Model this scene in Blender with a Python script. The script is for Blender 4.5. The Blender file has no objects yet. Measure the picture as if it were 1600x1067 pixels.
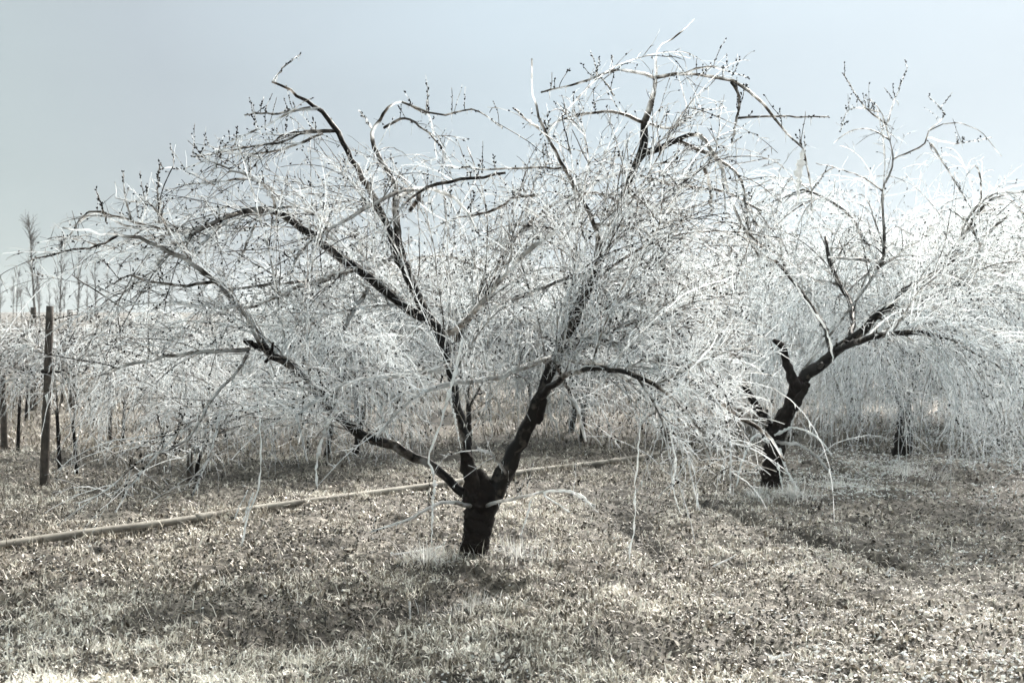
import bpy, math
import numpy as np
from mathutils import Vector, Matrix

R = np.random.default_rng(7)
scene = bpy.context.scene
rad = math.radians

# ------------------------------------------------------------------ camera
CAM_H, LENS, PITCH = 1.63, 45.0, rad(1.53)
F_PX, CX, CY = 1600 * LENS / 36.0, 800.0, 533.5
cam_data = bpy.data.cameras.new("camera")
cam = bpy.data.objects.new("camera", cam_data)
scene.collection.objects.link(cam)
cam.location = (0, 0, CAM_H)
cam.rotation_euler = (math.pi / 2 - PITCH, 0, 0)
cam_data.lens = LENS
cam_data.sensor_width = 36.0
cam_data.clip_start, cam_data.clip_end = 0.1, 4000
cam_data.dof.use_dof = True
cam_data.dof.focus_distance = 8.0
cam_data.dof.aperture_fstop = 5.0
scene.camera = cam

# ------------------------------------------------------------------ sky, sun, exposure
SUN_EL, SUN_AZ = rad(37), rad(30)          # azimuth from +Y (ahead) towards +X (right)
world = bpy.data.worlds.new("World")
scene.world = world
world.use_nodes = True
wt = world.node_tree
wt.nodes.clear()
wo = wt.nodes.new('ShaderNodeOutputWorld')
bg = wt.nodes.new('ShaderNodeBackground')
bg.inputs['Strength'].default_value = 0.10
sky = wt.nodes.new('ShaderNodeTexSky')
sky.sky_type = 'NISHITA'
sky.sun_disc = False
sky.sun_elevation = SUN_EL
sky.sun_rotation = SUN_AZ
sky.dust_density = 2.0
sky.air_density = 1.0
hs = wt.nodes.new('ShaderNodeHueSaturation')
hs.inputs['Saturation'].default_value = 0.35
wt.links.new(sky.outputs[0], hs.inputs['Color'])
# thin high overcast: a pale veil, brighter towards the sun's side
tc = wt.nodes.new('ShaderNodeTexCoord')
dotn = wt.nodes.new('ShaderNodeVectorMath'); dotn.operation = 'DOT_PRODUCT'
dotn.inputs[1].default_value = Vector((0.92, 0.25, 0.30)).normalized()
wt.links.new(tc.outputs['Generated'], dotn.inputs[0])
ramp = wt.nodes.new('ShaderNodeValToRGB')
mr = wt.nodes.new('ShaderNodeMapRange')
mr.inputs['From Min'].default_value = -0.15
mr.inputs['From Max'].default_value = 0.75
wt.links.new(dotn.outputs['Value'], mr.inputs['Value'])
wt.links.new(mr.outputs[0], ramp.inputs[0])
cr = ramp.color_ramp
cr.elements[0].position, cr.elements[0].color = 0.0, (0.425, 0.51, 0.505, 1)
cr.elements[1].position, cr.elements[1].color = 1.0, (0.495, 0.60, 0.68, 1)
e = cr.elements.new(0.22); e.color = (0.385, 0.45, 0.495, 1)
e = cr.elements.new(0.5); e.color = (0.46, 0.565, 0.635, 1)
veil = wt.nodes.new('ShaderNodeVectorMath'); veil.operation = 'SCALE'
veil.inputs['Scale'].default_value = 10.0
wt.links.new(ramp.outputs[0], veil.inputs[0])
mixw = wt.nodes.new('ShaderNodeMixRGB')
mixw.inputs[0].default_value = 0.85
# an overcast veil is about three times as bright overhead as at the horizon
sep = wt.nodes.new('ShaderNodeSeparateXYZ')
wt.links.new(tc.outputs['Generated'], sep.inputs[0])
zr = wt.nodes.new('ShaderNodeValToRGB')
zr.color_ramp.elements[0].position, zr.color_ramp.elements[0].color = 0.0, (0.355, 0.355, 0.352, 1)
zr.color_ramp.elements[1].position, zr.color_ramp.elements[1].color = 0.95, (1.0, 0.90, 0.80, 1)
for p, c in ((0.05, 0.335), (0.11, 0.322), (0.17, 0.33), (0.27, 0.38)):
    k = zr.color_ramp.elements.new(p)
    k.color = (c, c, c, 1)
wt.links.new(sep.outputs['Z'], zr.inputs[0])
vm = wt.nodes.new('ShaderNodeVectorMath'); vm.operation = 'MULTIPLY'
wt.links.new(veil.outputs[0], vm.inputs[0])
wt.links.new(zr.outputs[0], vm.inputs[1])
vs = wt.nodes.new('ShaderNodeVectorMath'); vs.operation = 'SCALE'
vs.inputs['Scale'].default_value = 2.12
cn = wt.nodes.new('ShaderNodeTexNoise')
cn.inputs['Scale'].default_value = 2.2
cn.inputs['Detail'].default_value = 5
cmap = wt.nodes.new('ShaderNodeMapping')
cmap.inputs['Scale'].default_value = (1, 1, 3.2)
wt.links.new(tc.outputs['Generated'], cmap.inputs[0])
wt.links.new(cmap.outputs[0], cn.inputs['Vector'])
cm = wt.nodes.new('ShaderNodeMapRange')
cm.inputs['From Min'].default_value, cm.inputs['From Max'].default_value = 0.3, 0.7
cm.inputs['To Min'].default_value, cm.inputs['To Max'].default_value = 0.94, 1.06
wt.links.new(cn.outputs['Fac'], cm.inputs['Value'])
vc = wt.nodes.new('ShaderNodeVectorMath'); vc.operation = 'SCALE'
wt.links.new(vm.outputs[0], vc.inputs[0])
wt.links.new(cm.outputs[0], vc.inputs['Scale'])
wt.links.new(vc.outputs[0], vs.inputs[0])
wt.links.new(hs.outputs[0], mixw.inputs[1])
# bright aureole added round the sun, above the frame, to backlight the ice
dsun = wt.nodes.new('ShaderNodeVectorMath'); dsun.operation = 'DOT_PRODUCT'
dsun.inputs[1].default_value = (math.sin(SUN_AZ) * math.cos(SUN_EL), math.cos(SUN_AZ) * math.cos(SUN_EL), math.sin(SUN_EL))
wt.links.new(tc.outputs['Generated'], dsun.inputs[0])
ar = wt.nodes.new('ShaderNodeMapRange'); ar.interpolation_type = 'SMOOTHSTEP'
ar.inputs['From Min'].default_value = math.cos(rad(23))
ar.inputs['From Max'].default_value = math.cos(rad(6))
ar.inputs['To Max'].default_value = 240.0
wt.links.new(dsun.outputs['Value'], ar.inputs['Value'])
av = wt.nodes.new('ShaderNodeVectorMath'); av.operation = 'SCALE'
av.inputs[0].default_value = (1.0, 0.94, 0.86)
wt.links.new(ar.outputs[0], av.inputs['Scale'])
va = wt.nodes.new('ShaderNodeVectorMath'); va.operation = 'ADD'
wt.links.new(vs.outputs[0], va.inputs[0])
wt.links.new(av.outputs[0], va.inputs[1])
wt.links.new(va.outputs[0], mixw.inputs[2])
wt.links.new(mixw.outputs[0], bg.inputs['Color'])
wt.links.new(bg.outputs[0], wo.inputs['Surface'])

sun_data = bpy.data.lights.new("sun", 'SUN')
sun_data.energy = 3.0
sun_data.angle = rad(0.5)
sun_data.color = (1.0, 0.93, 0.83)
sun = bpy.data.objects.new("sun", sun_data)
scene.collection.objects.link(sun)
sdir = Vector((math.sin(SUN_AZ) * math.cos(SUN_EL), math.cos(SUN_AZ) * math.cos(SUN_EL), math.sin(SUN_EL)))
sun.rotation_euler = sdir.to_track_quat('Z', 'Y').to_euler()

scene.view_settings.view_transform = 'Standard'
scene.view_settings.look = 'None'
scene.view_settings.exposure = 0.66
scene.view_settings.gamma = 1.0
scene.cycles.max_bounces = 8
scene.cycles.transparent_max_bounces = 32

# ------------------------------------------------------------------ helpers
UP = np.array([0, 0, 1.0])


def at(px, py, Y):
    """photo pixel at depth Y -> world point"""
    dx = px - CX
    dv = -(py - CY)
    d = np.array([dx, F_PX * math.cos(PITCH) + dv * math.sin(PITCH), -F_PX * math.sin(PITCH) + dv * math.cos(PITCH)])
    return np.array([0, 0, CAM_H]) + d * (Y / d[1])


def on_ground(px, py):
    dx = px - CX
    dv = -(py - CY)
    d = np.array([dx, F_PX * math.cos(PITCH) + dv * math.sin(PITCH), -F_PX * math.sin(PITCH) + dv * math.cos(PITCH)])
    return np.array([0, 0, CAM_H]) + d * (CAM_H / -d[2])


def vnoise(x, y, seed=0):
    xi, yi = np.floor(x).astype(np.int64), np.floor(y).astype(np.int64)
    fx, fy = x - xi, y - yi
    fx, fy = fx * fx * (3 - 2 * fx), fy * fy * (3 - 2 * fy)

    def h(i, j):
        n = (i * 374761393 + j * 668265263 + seed * 1442695041) & 0xFFFFFFFF
        n = ((n ^ (n >> 13)) * 1274126177) & 0xFFFFFFFF
        return ((n ^ (n >> 16)) & 0xFFFF) / 65535.0
    return (h(xi, yi) * (1 - fx) + h(xi + 1, yi) * fx) * (1 - fy) + (h(xi, yi + 1) * (1 - fx) + h(xi + 1, yi + 1) * fx) * fy


def unit(v):
    return v / np.maximum(np.linalg.norm(v, axis=-1, keepdims=True), 1e-9)


def resample(pts, n):
    """Catmull-Rom through the rows of pts -> n rows evenly spread by arc length"""
    p = np.asarray(pts, float)
    p = np.vstack([2 * p[0] - p[1], p, 2 * p[-1] - p[-2]])
    out = []
    for i in range(1, len(p) - 2):
        t = np.linspace(0, 1, 12, endpoint=False)[:, None]
        a, b, c, d = p[i - 1], p[i], p[i + 1], p[i + 2]
        out.append(0.5 * (2 * b + (c - a) * t + (2 * a - 5 * b + 4 * c - d) * t ** 2 + (3 * b - a - 3 * c + d) * t ** 3))
    out = np.vstack(out + [p[-2][None]])
    s = np.concatenate([[0], np.cumsum(np.linalg.norm(np.diff(out[:, :3], axis=0), axis=1))])
    q = np.linspace(0, s[-1], n)
    return np.stack([np.interp(q, s, out[:, k]) for k in range(out.shape[1])], 1)


class Geo:
    """collects vertices, faces and per-vertex attributes, then builds ONE mesh"""

    def __init__(self):
        self.v, self.f, self.a, self.n = [], [], [], 0

    def add(self, v, faces, attr):
        """faces: list of (m,k) index arrays; attr: (nv,2)"""
        for f in faces:
            self.f.append(np.asarray(f) + self.n)
        self.v.append(v)
        self.a.append(attr)
        self.n += len(v)

    def tubes(self, P, Rr, sides, bark=0.0, tone=None, rough=0.0, streak=0.0):
        """P (N,K,3), Rr (N,K) -> tapered tubes, closed at both ends by their own small radius"""
        N, K, _ = P.shape
        T = unit(np.gradient(P, axis=1))
        ref = R.normal(size=(N, 1, 3))
        A = unit(np.cross(T, np.broadcast_to(ref, T.shape)))
        B = np.cross(T, A)
        ang = np.linspace(0, 2 * np.pi, sides, endpoint=False)
        rr = np.broadcast_to(Rr, (N, K))[:, :, None]
        if rough:
            rr = rr * (1 + rough * R.normal(size=(N, K, sides)))
        else:
            rr = np.broadcast_to(rr, (N, K, sides))
        V = P[:, :, None, :] + rr[..., None] * (np.cos(ang)[None, None, :, None] * A[:, :, None, :] + np.sin(ang)[None, None, :, None] * B[:, :, None, :])
        idx = np.arange(N * K * sides).reshape(N, K, sides)
        a, b = idx[:, :-1, :], idx[:, 1:, :]
        q = np.stack([a, np.roll(a, -1, 2), np.roll(b, -1, 2), b], -1).reshape(-1, 4)
        faces = [q, idx[:, -1, :].reshape(N, sides), idx[:, 0, ::-1].reshape(N, sides)]
        if tone is None:
            tone = R.random(N)
        bk = np.broadcast_to(np.asarray(bark, float).reshape(-1, 1) if np.ndim(bark) < 2 else bark, (N, K))
        bks = bk[:, :, None] + streak * np.cos(ang)[None, None, :]
        att = np.stack([bks.reshape(-1), np.repeat(np.repeat(tone, K), sides)], 1)
        self.add(V.reshape(-1, 3), faces, att)

    def octs(self, C, D, L, W, bark=1.0):
        """small pointed ellipsoids: centres C, axes D, half lengths L, half widths W"""
        N = len(C)
        D = unit(D)
        A = unit(np.cross(D, R.normal(size=(N, 3))))
        B = np.cross(D, A)
        V = np.stack([C + D * L[:, None], C - D * L[:, None], C + A * W[:, None], C + B * W[:, None], C - A * W[:, None], C - B * W[:, None]], 1)
        o = (np.arange(N) * 6)[:, None]
        tri = np.array([[0, 2, 3], [0, 3, 4], [0, 4, 5], [0, 5, 2], [1, 3, 2], [1, 4, 3], [1, 5, 4], [1, 2, 5]])
        F = (o[:, :, None] + tri[None]).reshape(-1, 3)
        att = np.stack([np.full(N * 6, bark), np.repeat(R.random(N), 6)], 1)
        self.add(V.reshape(-1, 3), [F], att)

    def build(self, name, mat, parent=None, smooth=True, origin=(0, 0, 0)):
        me = bpy.data.meshes.new(name)
        v = np.concatenate(self.v) - np.asarray(origin)
        at_ = np.concatenate(self.a)
        me.vertices.add(len(v))
        me.vertices.foreach_set('co', v.astype(np.float32).ravel())
        loops = np.concatenate([f.ravel() for f in self.f]).astype(np.int32)
        sizes = np.concatenate([np.full(len(f), f.shape[1]) for f in self.f])
        starts = np.concatenate([[0], np.cumsum(sizes)[:-1]]).astype(np.int32)
        me.loops.add(len(loops))
        me.loops.foreach_set('vertex_index', loops)
        me.polygons.add(len(sizes))
        me.polygons.foreach_set('loop_start', starts)
        me.polygons.foreach_set('use_smooth', np.full(len(sizes), smooth))
        for i, an in enumerate(('bark', 'tone')):
            at = me.attributes.new(an, 'FLOAT', 'POINT')
            at.data.foreach_set('value', at_[:, i].astype(np.float32))
        me.update(calc_edges=True)
        me.materials.append(mat)
        ob = bpy.data.objects.new(name, me)
        scene.collection.objects.link(ob)
        if parent is not None:
            ob.parent = parent
        return ob


def tag(o, label=None, cat=None, group=None, kind=None):
    for k, v in (('label', label), ('category', cat), ('group', group), ('kind', kind)):
        if v:
            o[k] = v
    return o


def empty(name, loc, label=None, cat=None, group=None):
    o = bpy.data.objects.new(name, None)
    scene.collection.objects.link(o)
    o.location = loc
    o.empty_display_size = 0.2
    return tag(o, label, cat, group)


def copy_tree(o, parent=None):
    c = o.copy()
    scene.collection.objects.link(c)
    if parent is not None:
        c.parent = parent
    for ch in list(o.children):
        copy_tree(ch, c)
    return c


# ------------------------------------------------------------------ materials
def new_mat(name):
    m = bpy.data.materials.new(name)
    m.use_nodes = True
    m.node_tree.nodes.clear()
    return m, m.node_tree


def N(nt, t, **kw):
    n = nt.nodes.new(t)
    for k, v in kw.items():
        if k in n.inputs:
            n.inputs[k].default_value = v
        else:
            setattr(n, k, v)
    return n


def attr(nt, name):
    return N(nt, 'ShaderNodeAttribute', attribute_name=name)


def noise_fac(nt, scale, detail=4, lo=0.4, hi=0.6):
    tcn = N(nt, 'ShaderNodeTexCoord')
    nz = N(nt, 'ShaderNodeTexNoise')
    nz.inputs['Scale'].default_value = scale
    nz.inputs['Detail'].default_value = detail
    nt.links.new(tcn.outputs['Object'], nz.inputs['Vector'])
    m = N(nt, 'ShaderNodeMapRange')
    m.inputs['From Min'].default_value = lo
    m.inputs['From Max'].default_value = hi
    nt.links.new(nz.outputs['Fac'], m.inputs['Value'])
    return m.outputs[0], nz.outputs['Fac']


def ramp_node(nt, fac, stops):
    r = N(nt, 'ShaderNodeValToRGB')
    el = r.color_ramp.elements
    el[0].position, el[0].color = stops[0][0], (*stops[0][1], 1)
    el[1].position, el[1].color = stops[-1][0], (*stops[-1][1], 1)
    for p, c in stops[1:-1]:
        k = el.new(p)
        k.color = (*c, 1)
    nt.links.new(fac, r.inputs[0])
    return r.outputs[0]


def math_node(nt, op, a, b):
    m = N(nt, 'ShaderNodeMath', operation=op)
    for i, x in enumerate((a, b)):
        if isinstance(x, (int, float)):
            m.inputs[i].default_value = x
        else:
            nt.links.new(x, m.inputs[i])
    return m.outputs[0]


def mat_bark():
    m, nt = new_mat('bark')
    f, raw = noise_fac(nt, 26, 6)
    col = ramp_node(nt, raw, [(0.3, (0.003, 0.0018, 0.0014)), (0.62, (0.007, 0.0042, 0.003)), (0.8, (0.028, 0.02, 0.016))])
    b = N(nt, 'ShaderNodeBsdfPrincipled', Roughness=0.75)
    b.inputs['Specular IOR Level'].default_value = 0.08
    nt.links.new(col, b.inputs['Base Color'])
    bp = N(nt, 'ShaderNodeBump', Strength=0.8, Distance=0.02)
    nt.links.new(raw, bp.inputs['Height'])
    nt.links.new(bp.outputs[0], b.inputs['Normal'])
    o = N(nt, 'ShaderNodeOutputMaterial')
    nt.links.new(b.outputs[0], o.inputs[0])
    return m


def mat_twig():
    """twig in a sleeve of ice; attribute 'bark' = how much of the wood shows through"""
    m, nt = new_mat('iced_twig')
    bk, tn = attr(nt, 'bark'), attr(nt, 'tone')
    _, raw = noise_fac(nt, 14, 3)
    s = math_node(nt, 'ADD', bk.outputs['Fac'], math_node(nt, 'MULTIPLY', math_node(nt, 'SUBTRACT', raw, 0.5), 1.6))
    s = math_node(nt, 'ADD', s, math_node(nt, 'MULTIPLY', math_node(nt, 'SUBTRACT', tn.outputs['Fac'], 0.5), 0.5))
    s75 = math_node(nt, 'MULTIPLY', s, 0.72)
    col = ramp_node(nt, s75, [(0.15, (0.86, 0.885, 0.90)), (0.36, (0.72, 0.74, 0.755)), (0.50, (0.38, 0.36, 0.335)), (0.65, (0.12, 0.102, 0.087)), (0.84, (0.007, 0.0045, 0.0035))])
    b = N(nt, 'ShaderNodeBsdfPrincipled', Roughness=0.3)
    b.inputs['IOR'].default_value = 1.31
    b.inputs['Coat Weight'].default_value = 0.3
    b.inputs['Coat Roughness'].default_value = 0.08
    nt.links.new(col, b.inputs['Base Color'])
    t = N(nt, 'ShaderNodeBsdfTranslucent')
    nt.links.new(col, t.inputs['Color'])
    mx = N(nt, 'ShaderNodeMixShader')
    mx.inputs[0].default_value = 0.66
    nt.links.new(b.outputs[0], mx.inputs[1])
    nt.links.new(t.outputs[0], mx.inputs[2])
    # clear ice lets what is behind it through; the wood does not
    tr = N(nt, 'ShaderNodeBsdfTransparent')
    tr.inputs['Color'].default_value = (0.95, 0.97, 0.98, 1)
    cl = N(nt, 'ShaderNodeMapRange')
    cl.inputs['From Min'].default_value = 0.2
    cl.inputs['From Max'].default_value = 0.70
    cl.inputs['To Min'].default_value = 0.68
    cl.inputs['To Max'].default_value = 0.0
    nt.links.new(s, cl.inputs['Value'])
    m2 = N(nt, 'ShaderNodeMixShader')
    nt.links.new(cl.outputs[0], m2.inputs[0])
    nt.links.new(mx.outputs[0], m2.inputs[1])
    nt.links.new(tr.outputs[0], m2.inputs[2])
    o = N(nt, 'ShaderNodeOutputMaterial')
    nt.links.new(m2.outputs[0], o.inputs[0])
    return m


def mat_ice():
    m, nt = new_mat('clear_ice')
    b = N(nt, 'ShaderNodeBsdfPrincipled', Roughness=0.12)
    b.inputs['Base Color'].default_value = (0.86, 0.875, 0.88, 1)
    b.inputs['IOR'].default_value = 1.31
    t = N(nt, 'ShaderNodeBsdfTranslucent')
    t.inputs['Color'].default_value = (0.88, 0.895, 0.90, 1)
    mx = N(nt, 'ShaderNodeMixShader')
    mx.inputs[0].default_value = 0.5
    nt.links.new(b.outputs[0], mx.inputs[1])
    nt.links.new(t.outputs[0], mx.inputs[2])
    o = N(nt, 'ShaderNodeOutputMaterial')
    nt.links.new(mx.outputs[0], o.inputs[0])
    return m


def mat_blade(name, stops, trans=0.3):
    m, nt = new_mat(name)
    tn = attr(nt, 'tone')
    col = ramp_node(nt, tn.outputs['Fac'], stops)
    b = N(nt, 'ShaderNodeBsdfPrincipled', Roughness=0.45)
    nt.links.new(col, b.inputs['Base Color'])
    t = N(nt, 'ShaderNodeBsdfTranslucent')
    nt.links.new(col, t.inputs['Color'])
    mx = N(nt, 'ShaderNodeMixShader')
    mx.inputs[0].default_value = trans
    nt.links.new(b.outputs[0], mx.inputs[1])
    nt.links.new(t.outputs[0], mx.inputs[2])
    o = N(nt, 'ShaderNodeOutputMaterial')
    nt.links.new(mx.outputs[0], o.inputs[0])
    return m


def mat_ground():
    m, nt = new_mat('frosted_earth')
    f1, r1 = noise_fac(nt, 1.6, 8)
    f2, r2 = noise_fac(nt, 22, 8)
    s = math_node(nt, 'ADD', math_node(nt, 'MULTIPLY', r1, 0.45), math_node(nt, 'MULTIPLY', r2, 0.6))
    col = ramp_node(nt, s, [(0.42, (0.012, 0.009, 0.006)), (0.54, (0.06, 0.051, 0.040)), (0.64, (0.19, 0.172, 0.145)), (0.76, (0.55, 0.53, 0.48))])
    b = N(nt, 'ShaderNodeBsdfPrincipled', Roughness=0.8)
    nt.links.new(col, b.inputs['Base Color'])
    bp = N(nt, 'ShaderNodeBump', Strength=0.6, Distance=0.03)
    nt.links.new(r2, bp.inputs['Height'])
    nt.links.new(bp.outputs[0], b.inputs['Normal'])
    o = N(nt, 'ShaderNodeOutputMaterial')
    nt.links.new(b.outputs[0], o.inputs[0])
    return m


def mat_plain(name, c0, c1, scale, rough=0.6, metal=0.0):
    m, nt = new_mat(name)
    f, raw = noise_fac(nt, scale, 5)
    col = ramp_node(nt, raw, [(0.35, c0), (0.68, c1)])
    b = N(nt, 'ShaderNodeBsdfPrincipled', Roughness=rough, Metallic=metal)
    nt.links.new(col, b.inputs['Base Color'])
    o = N(nt, 'ShaderNodeOutputMaterial')
    nt.links.new(b.outputs[0], o.inputs[0])
    return m


M_BARK, M_TWIG, M_ICE = mat_bark(), mat_twig(), mat_ice()
M_GROUND = mat_ground()
M_GRASS = mat_blade('frosted_grass', [(0.0, (0.010, 0.007, 0.004)), (0.25, (0.06, 0.046, 0.031)), (0.5, (0.23, 0.198, 0.152)), (0.75, (0.62, 0.58, 0.505)), (1.0, (0.90, 0.87, 0.80))], 0.12)
M_SOIL = mat_blade('soil_crumb', [(0.0, (0.015, 0.011, 0.007)), (0.6, (0.06, 0.05, 0.038)), (0.9, (0.17, 0.15, 0.12)), (1.0, (0.45, 0.42, 0.36))], 0.0)
M_TUFT = mat_blade('iced_grass', [(0.0, (0.35, 0.34, 0.31)), (0.5, (0.65, 0.65, 0.63)), (1.0, (0.85, 0.86, 0.86))], 0.4)
M_STAKE = mat_plain('weathered_stake', (0.02, 0.015, 0.011), (0.07, 0.055, 0.043), 18, 0.8)
M_PIPE = mat_plain('dull_pipe', (0.11, 0.098, 0.08), (0.25, 0.235, 0.20), 7, 0.7)
M_FAR = mat_plain('far_wood', (0.07, 0.065, 0.06), (0.16, 0.15, 0.14), 0.6, 0.9)  # base colour paler for iced twigs and to stand in for distance haze

# ------------------------------------------------------------------ ground
FURROWS = []     # (world polyline, half width, depth)


def _poly(pxs):
    return np.array([on_ground(*p)[:2] for p in pxs])


FURROWS.append((_poly([(1090, 790), (1150, 808), (1210, 826), (1280, 845), (1350, 862), (1420, 885)]), 0.045, 0.075))
FURROWS.append((_poly([(960, 800), (990, 830), (1040, 868)]), 0.09, 0.06))
FURROWS.append((_poly([(1480, 742), (1540, 735), (1640, 728)]), 0.25, 0.07))
FURROWS.append((_poly([(470, 985), (540, 965), (620, 945), (700, 925), (770, 905)]), 0.21, 0.16))
FURROWS.append((_poly([(110, 712), (180, 722), (300, 745), (420, 738)]), 0.35, 0.10))


def seg_dist(x, y, poly):
    d = np.full(x.shape, 1e9)
    for a, b in zip(poly[:-1], poly[1:]):
        ab = b - a
        t = np.clip(((x - a[0]) * ab[0] + (y - a[1]) * ab[1]) / (ab @ ab), 0, 1)
        d = np.minimum(d, np.hypot(x - a[0] - t * ab[0], y - a[1] - t * ab[1]))
    return d


T1 = on_ground(739, 872)
T2 = on_ground(1205, 773)


def furrow_mask(x, y):
    m = np.zeros(x.shape)
    for poly, w, dep in FURROWS:
        m = np.maximum(m, np.exp(-(seg_dist(x, y, poly) / w) ** 2))
    return m


def gh(x, y):
    x, y = np.asarray(x, float), np.asarray(y, float)
    near = np.clip(1.6 - np.hypot(x, y) / 40, 0, 1)
    z = 0.05 * (vnoise(x * 0.7, y * 0.7, 1) - 0.5) + 0.05 * (vnoise(x * 2.6, y * 2.6, 2) - 0.5)
    z = z + near * (0.05 * (vnoise(x * 8, y * 8, 3) - 0.5) + 0.03 * (vnoise(x * 22, y * 22, 4) - 0.5))
    for poly, w, dep in FURROWS:
        z = z - dep * np.exp(-(seg_dist(x, y, poly) / w) ** 2)
    for t in (T1, T2):
        z = z + 0.05 * np.exp(-((x - t[0]) ** 2 + (y - t[1]) ** 2) / 0.25)
    return z


def grid_lines(lo, hi, step, far_lo, far_hi, growth=1.13):
    c = np.arange(lo, hi, step)
    r, l, s = [], [], step
    v = c[-1]
    while v < far_hi:
        s *= growth
        v += s
        r.append(v)
    s, v = step, lo
    while v > far_lo:
        s *= growth
        v -= s
        l.append(v)
    return np.array(l[::-1] + list(c) + r)


gx = grid_lines(-5.0, 6.0, 0.03, -380, 380)
gy = grid_lines(4.3, 14.0, 0.03, -50, 390)
GX, GY = np.meshgrid(gx, gy)
GZ = gh(GX, GY)
g = Geo()
ny, nx = GX.shape
ii = np.arange(nx * ny).reshape(ny, nx)
quads = np.stack([ii[:-1, :-1], ii[:-1, 1:], ii[1:, 1:], ii[1:, :-1]], -1).reshape(-1, 4)
g.add(np.stack([GX, GY, GZ], -1).reshape(-1, 3), [quads], np.zeros((nx * ny, 2)))
tag(g.build('ground', M_GROUND), kind='structure')

# ------------------------------------------------------------------ grass (stuff)


def blades(geo, X, Y, Z, L, W, lean, tone, az=None):
    n = len(X)
    az = R.random(n) * 2 * np.pi if az is None else az
    h = np.stack([np.cos(az), np.sin(az), np.zeros(n)], 1)
    side = np.stack([-np.sin(az + R.normal(0, 0.5, n)), np.cos(az), R.normal(0, 0.3, n)], 1)
    side = unit(side) * W[:, None] * 0.5
    p0 = np.stack([X, Y, Z - 0.006], 1)
    p1 = p0 + (h * np.sin(lean * 0.6)[:, None] + UP * np.cos(lean * 0.6)[:, None]) * (L * 0.5)[:, None]
    p2 = p1 + (h * np.sin(lean * 1.25)[:, None] + UP * np.cos(lean * 1.25)[:, None]) * (L * 0.5)[:, None]
    p2[:, 2] = np.maximum(p2[:, 2], Z + 0.003)
    V = np.stack([p0 - side, p0 + side, p1 + side * 0.9, p1 - side * 0.9, p2], 1).reshape(-1, 3)
    o = (np.arange(n) * 5)[:, None]
    geo.add(V, [o + np.array([[0, 1, 2, 3]]), o + np.array([[3, 2, 4]])], np.stack([np.zeros(n * 5), np.repeat(tone, 5)], 1))


def scatter(n, y0, y1, margin):
    u = R.random(n)
    Y = y0 * (y1 / y0) ** u                       # even in the eye of someone looking along the row
    X = (R.random(n) * 2 - 1) * (0.42 * Y + margin)
    return X, Y


def right_side(x, y):
    """0 in the sward on the left, 1 on the bare headland on the right"""
    return np.clip((x - 0.25 * (y - 6) - 0.3) / 1.6 + 0.5 * (vnoise(x * 1.3, y * 1.3, 11) - 0.5), 0, 1)


ggrass = Geo()
X, Y = scatter(560000, 4.7, 15, 1.0)
rs = right_side(X, Y)
fm = furrow_mask(X, Y)
patch = vnoise(X * 1.3, Y * 1.3, 21) * 0.4 + vnoise(X * 5, Y * 5, 22) * 0.35 + vnoise(X * 13, Y * 13, 24) * 0.25
keep = R.random(len(X)) < np.clip((patch - 0.33) * 3.2, 0.05, 1) * (1 - 0.5 * rs) * (1 - 0.96 * fm)
X, Y, rs, patch, fm = X[keep], Y[keep], rs[keep], patch[keep], fm[keep]
n = len(X)
L = (0.016 + 0.055 * R.random(n) ** 1.8) * (1 - 0.45 * rs) * (0.55 + 0.9 * patch)
W = 0.003 + 0.008 * R.random(n) ** 1.7
lean = np.clip(R.normal(1.08, 0.45, n) + 0.2 * rs, 0.1, 1.6)
tone = np.clip(-0.05 + 0.9 * R.random(n) ** 1.35 + 1.5 * (patch - 0.46) + 0.34 * np.clip((6.6 - Y) / 1.3, 0, 1) + 0.06 * rs - .45 * fm + .5 * (vnoise(X * .55 + Y * .35, Y * .5, 71) - .5), 0, 1)
blades(ggrass, X, Y, gh(X, Y), L, W, lean, tone)
# long dead stems lying about in the sward
X, Y = scatter(5000, 4.7, 13, 1.0)
n = len(X)
blades(ggrass, X, Y, gh(X, Y) + .01, .07 + .13 * R.random(n), .002 + .003 * R.random(n), np.clip(R.normal(1.15, .3, n), .3, 1.5), np.clip(.3 + .6 * R.random(n), 0, 1))
# grass grown up along the pipe
PIPE_PX = ((-160, 886), (0, 860), (140, 840), (270, 822), (400, 803), (540, 785), (690, 764), (830, 743), (960, 725), (1100, 706), (1170, 697))
pl = resample(np.array([on_ground(*q)[:2] for q in PIPE_PX]), 400)
k = R.integers(0, 400, 16000)
m = vnoise(pl[k, 0] * 2.3, pl[k, 1] * 2.3, 51)
k = k[R.random(len(k)) < np.clip((m - .3) * 2.2, .05, 1)]
X, Y = pl[k, 0] + R.normal(0, .07, len(k)), pl[k, 1] + R.normal(0, .07, len(k))
n = len(X)
blades(ggrass, X, Y, gh(X, Y), .03 + .07 * R.random(n), .003 + .006 * R.random(n), np.clip(R.normal(.8, .4, n), .05, 1.5), np.clip(.1 + .7 * R.random(n), 0, 1))
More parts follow.
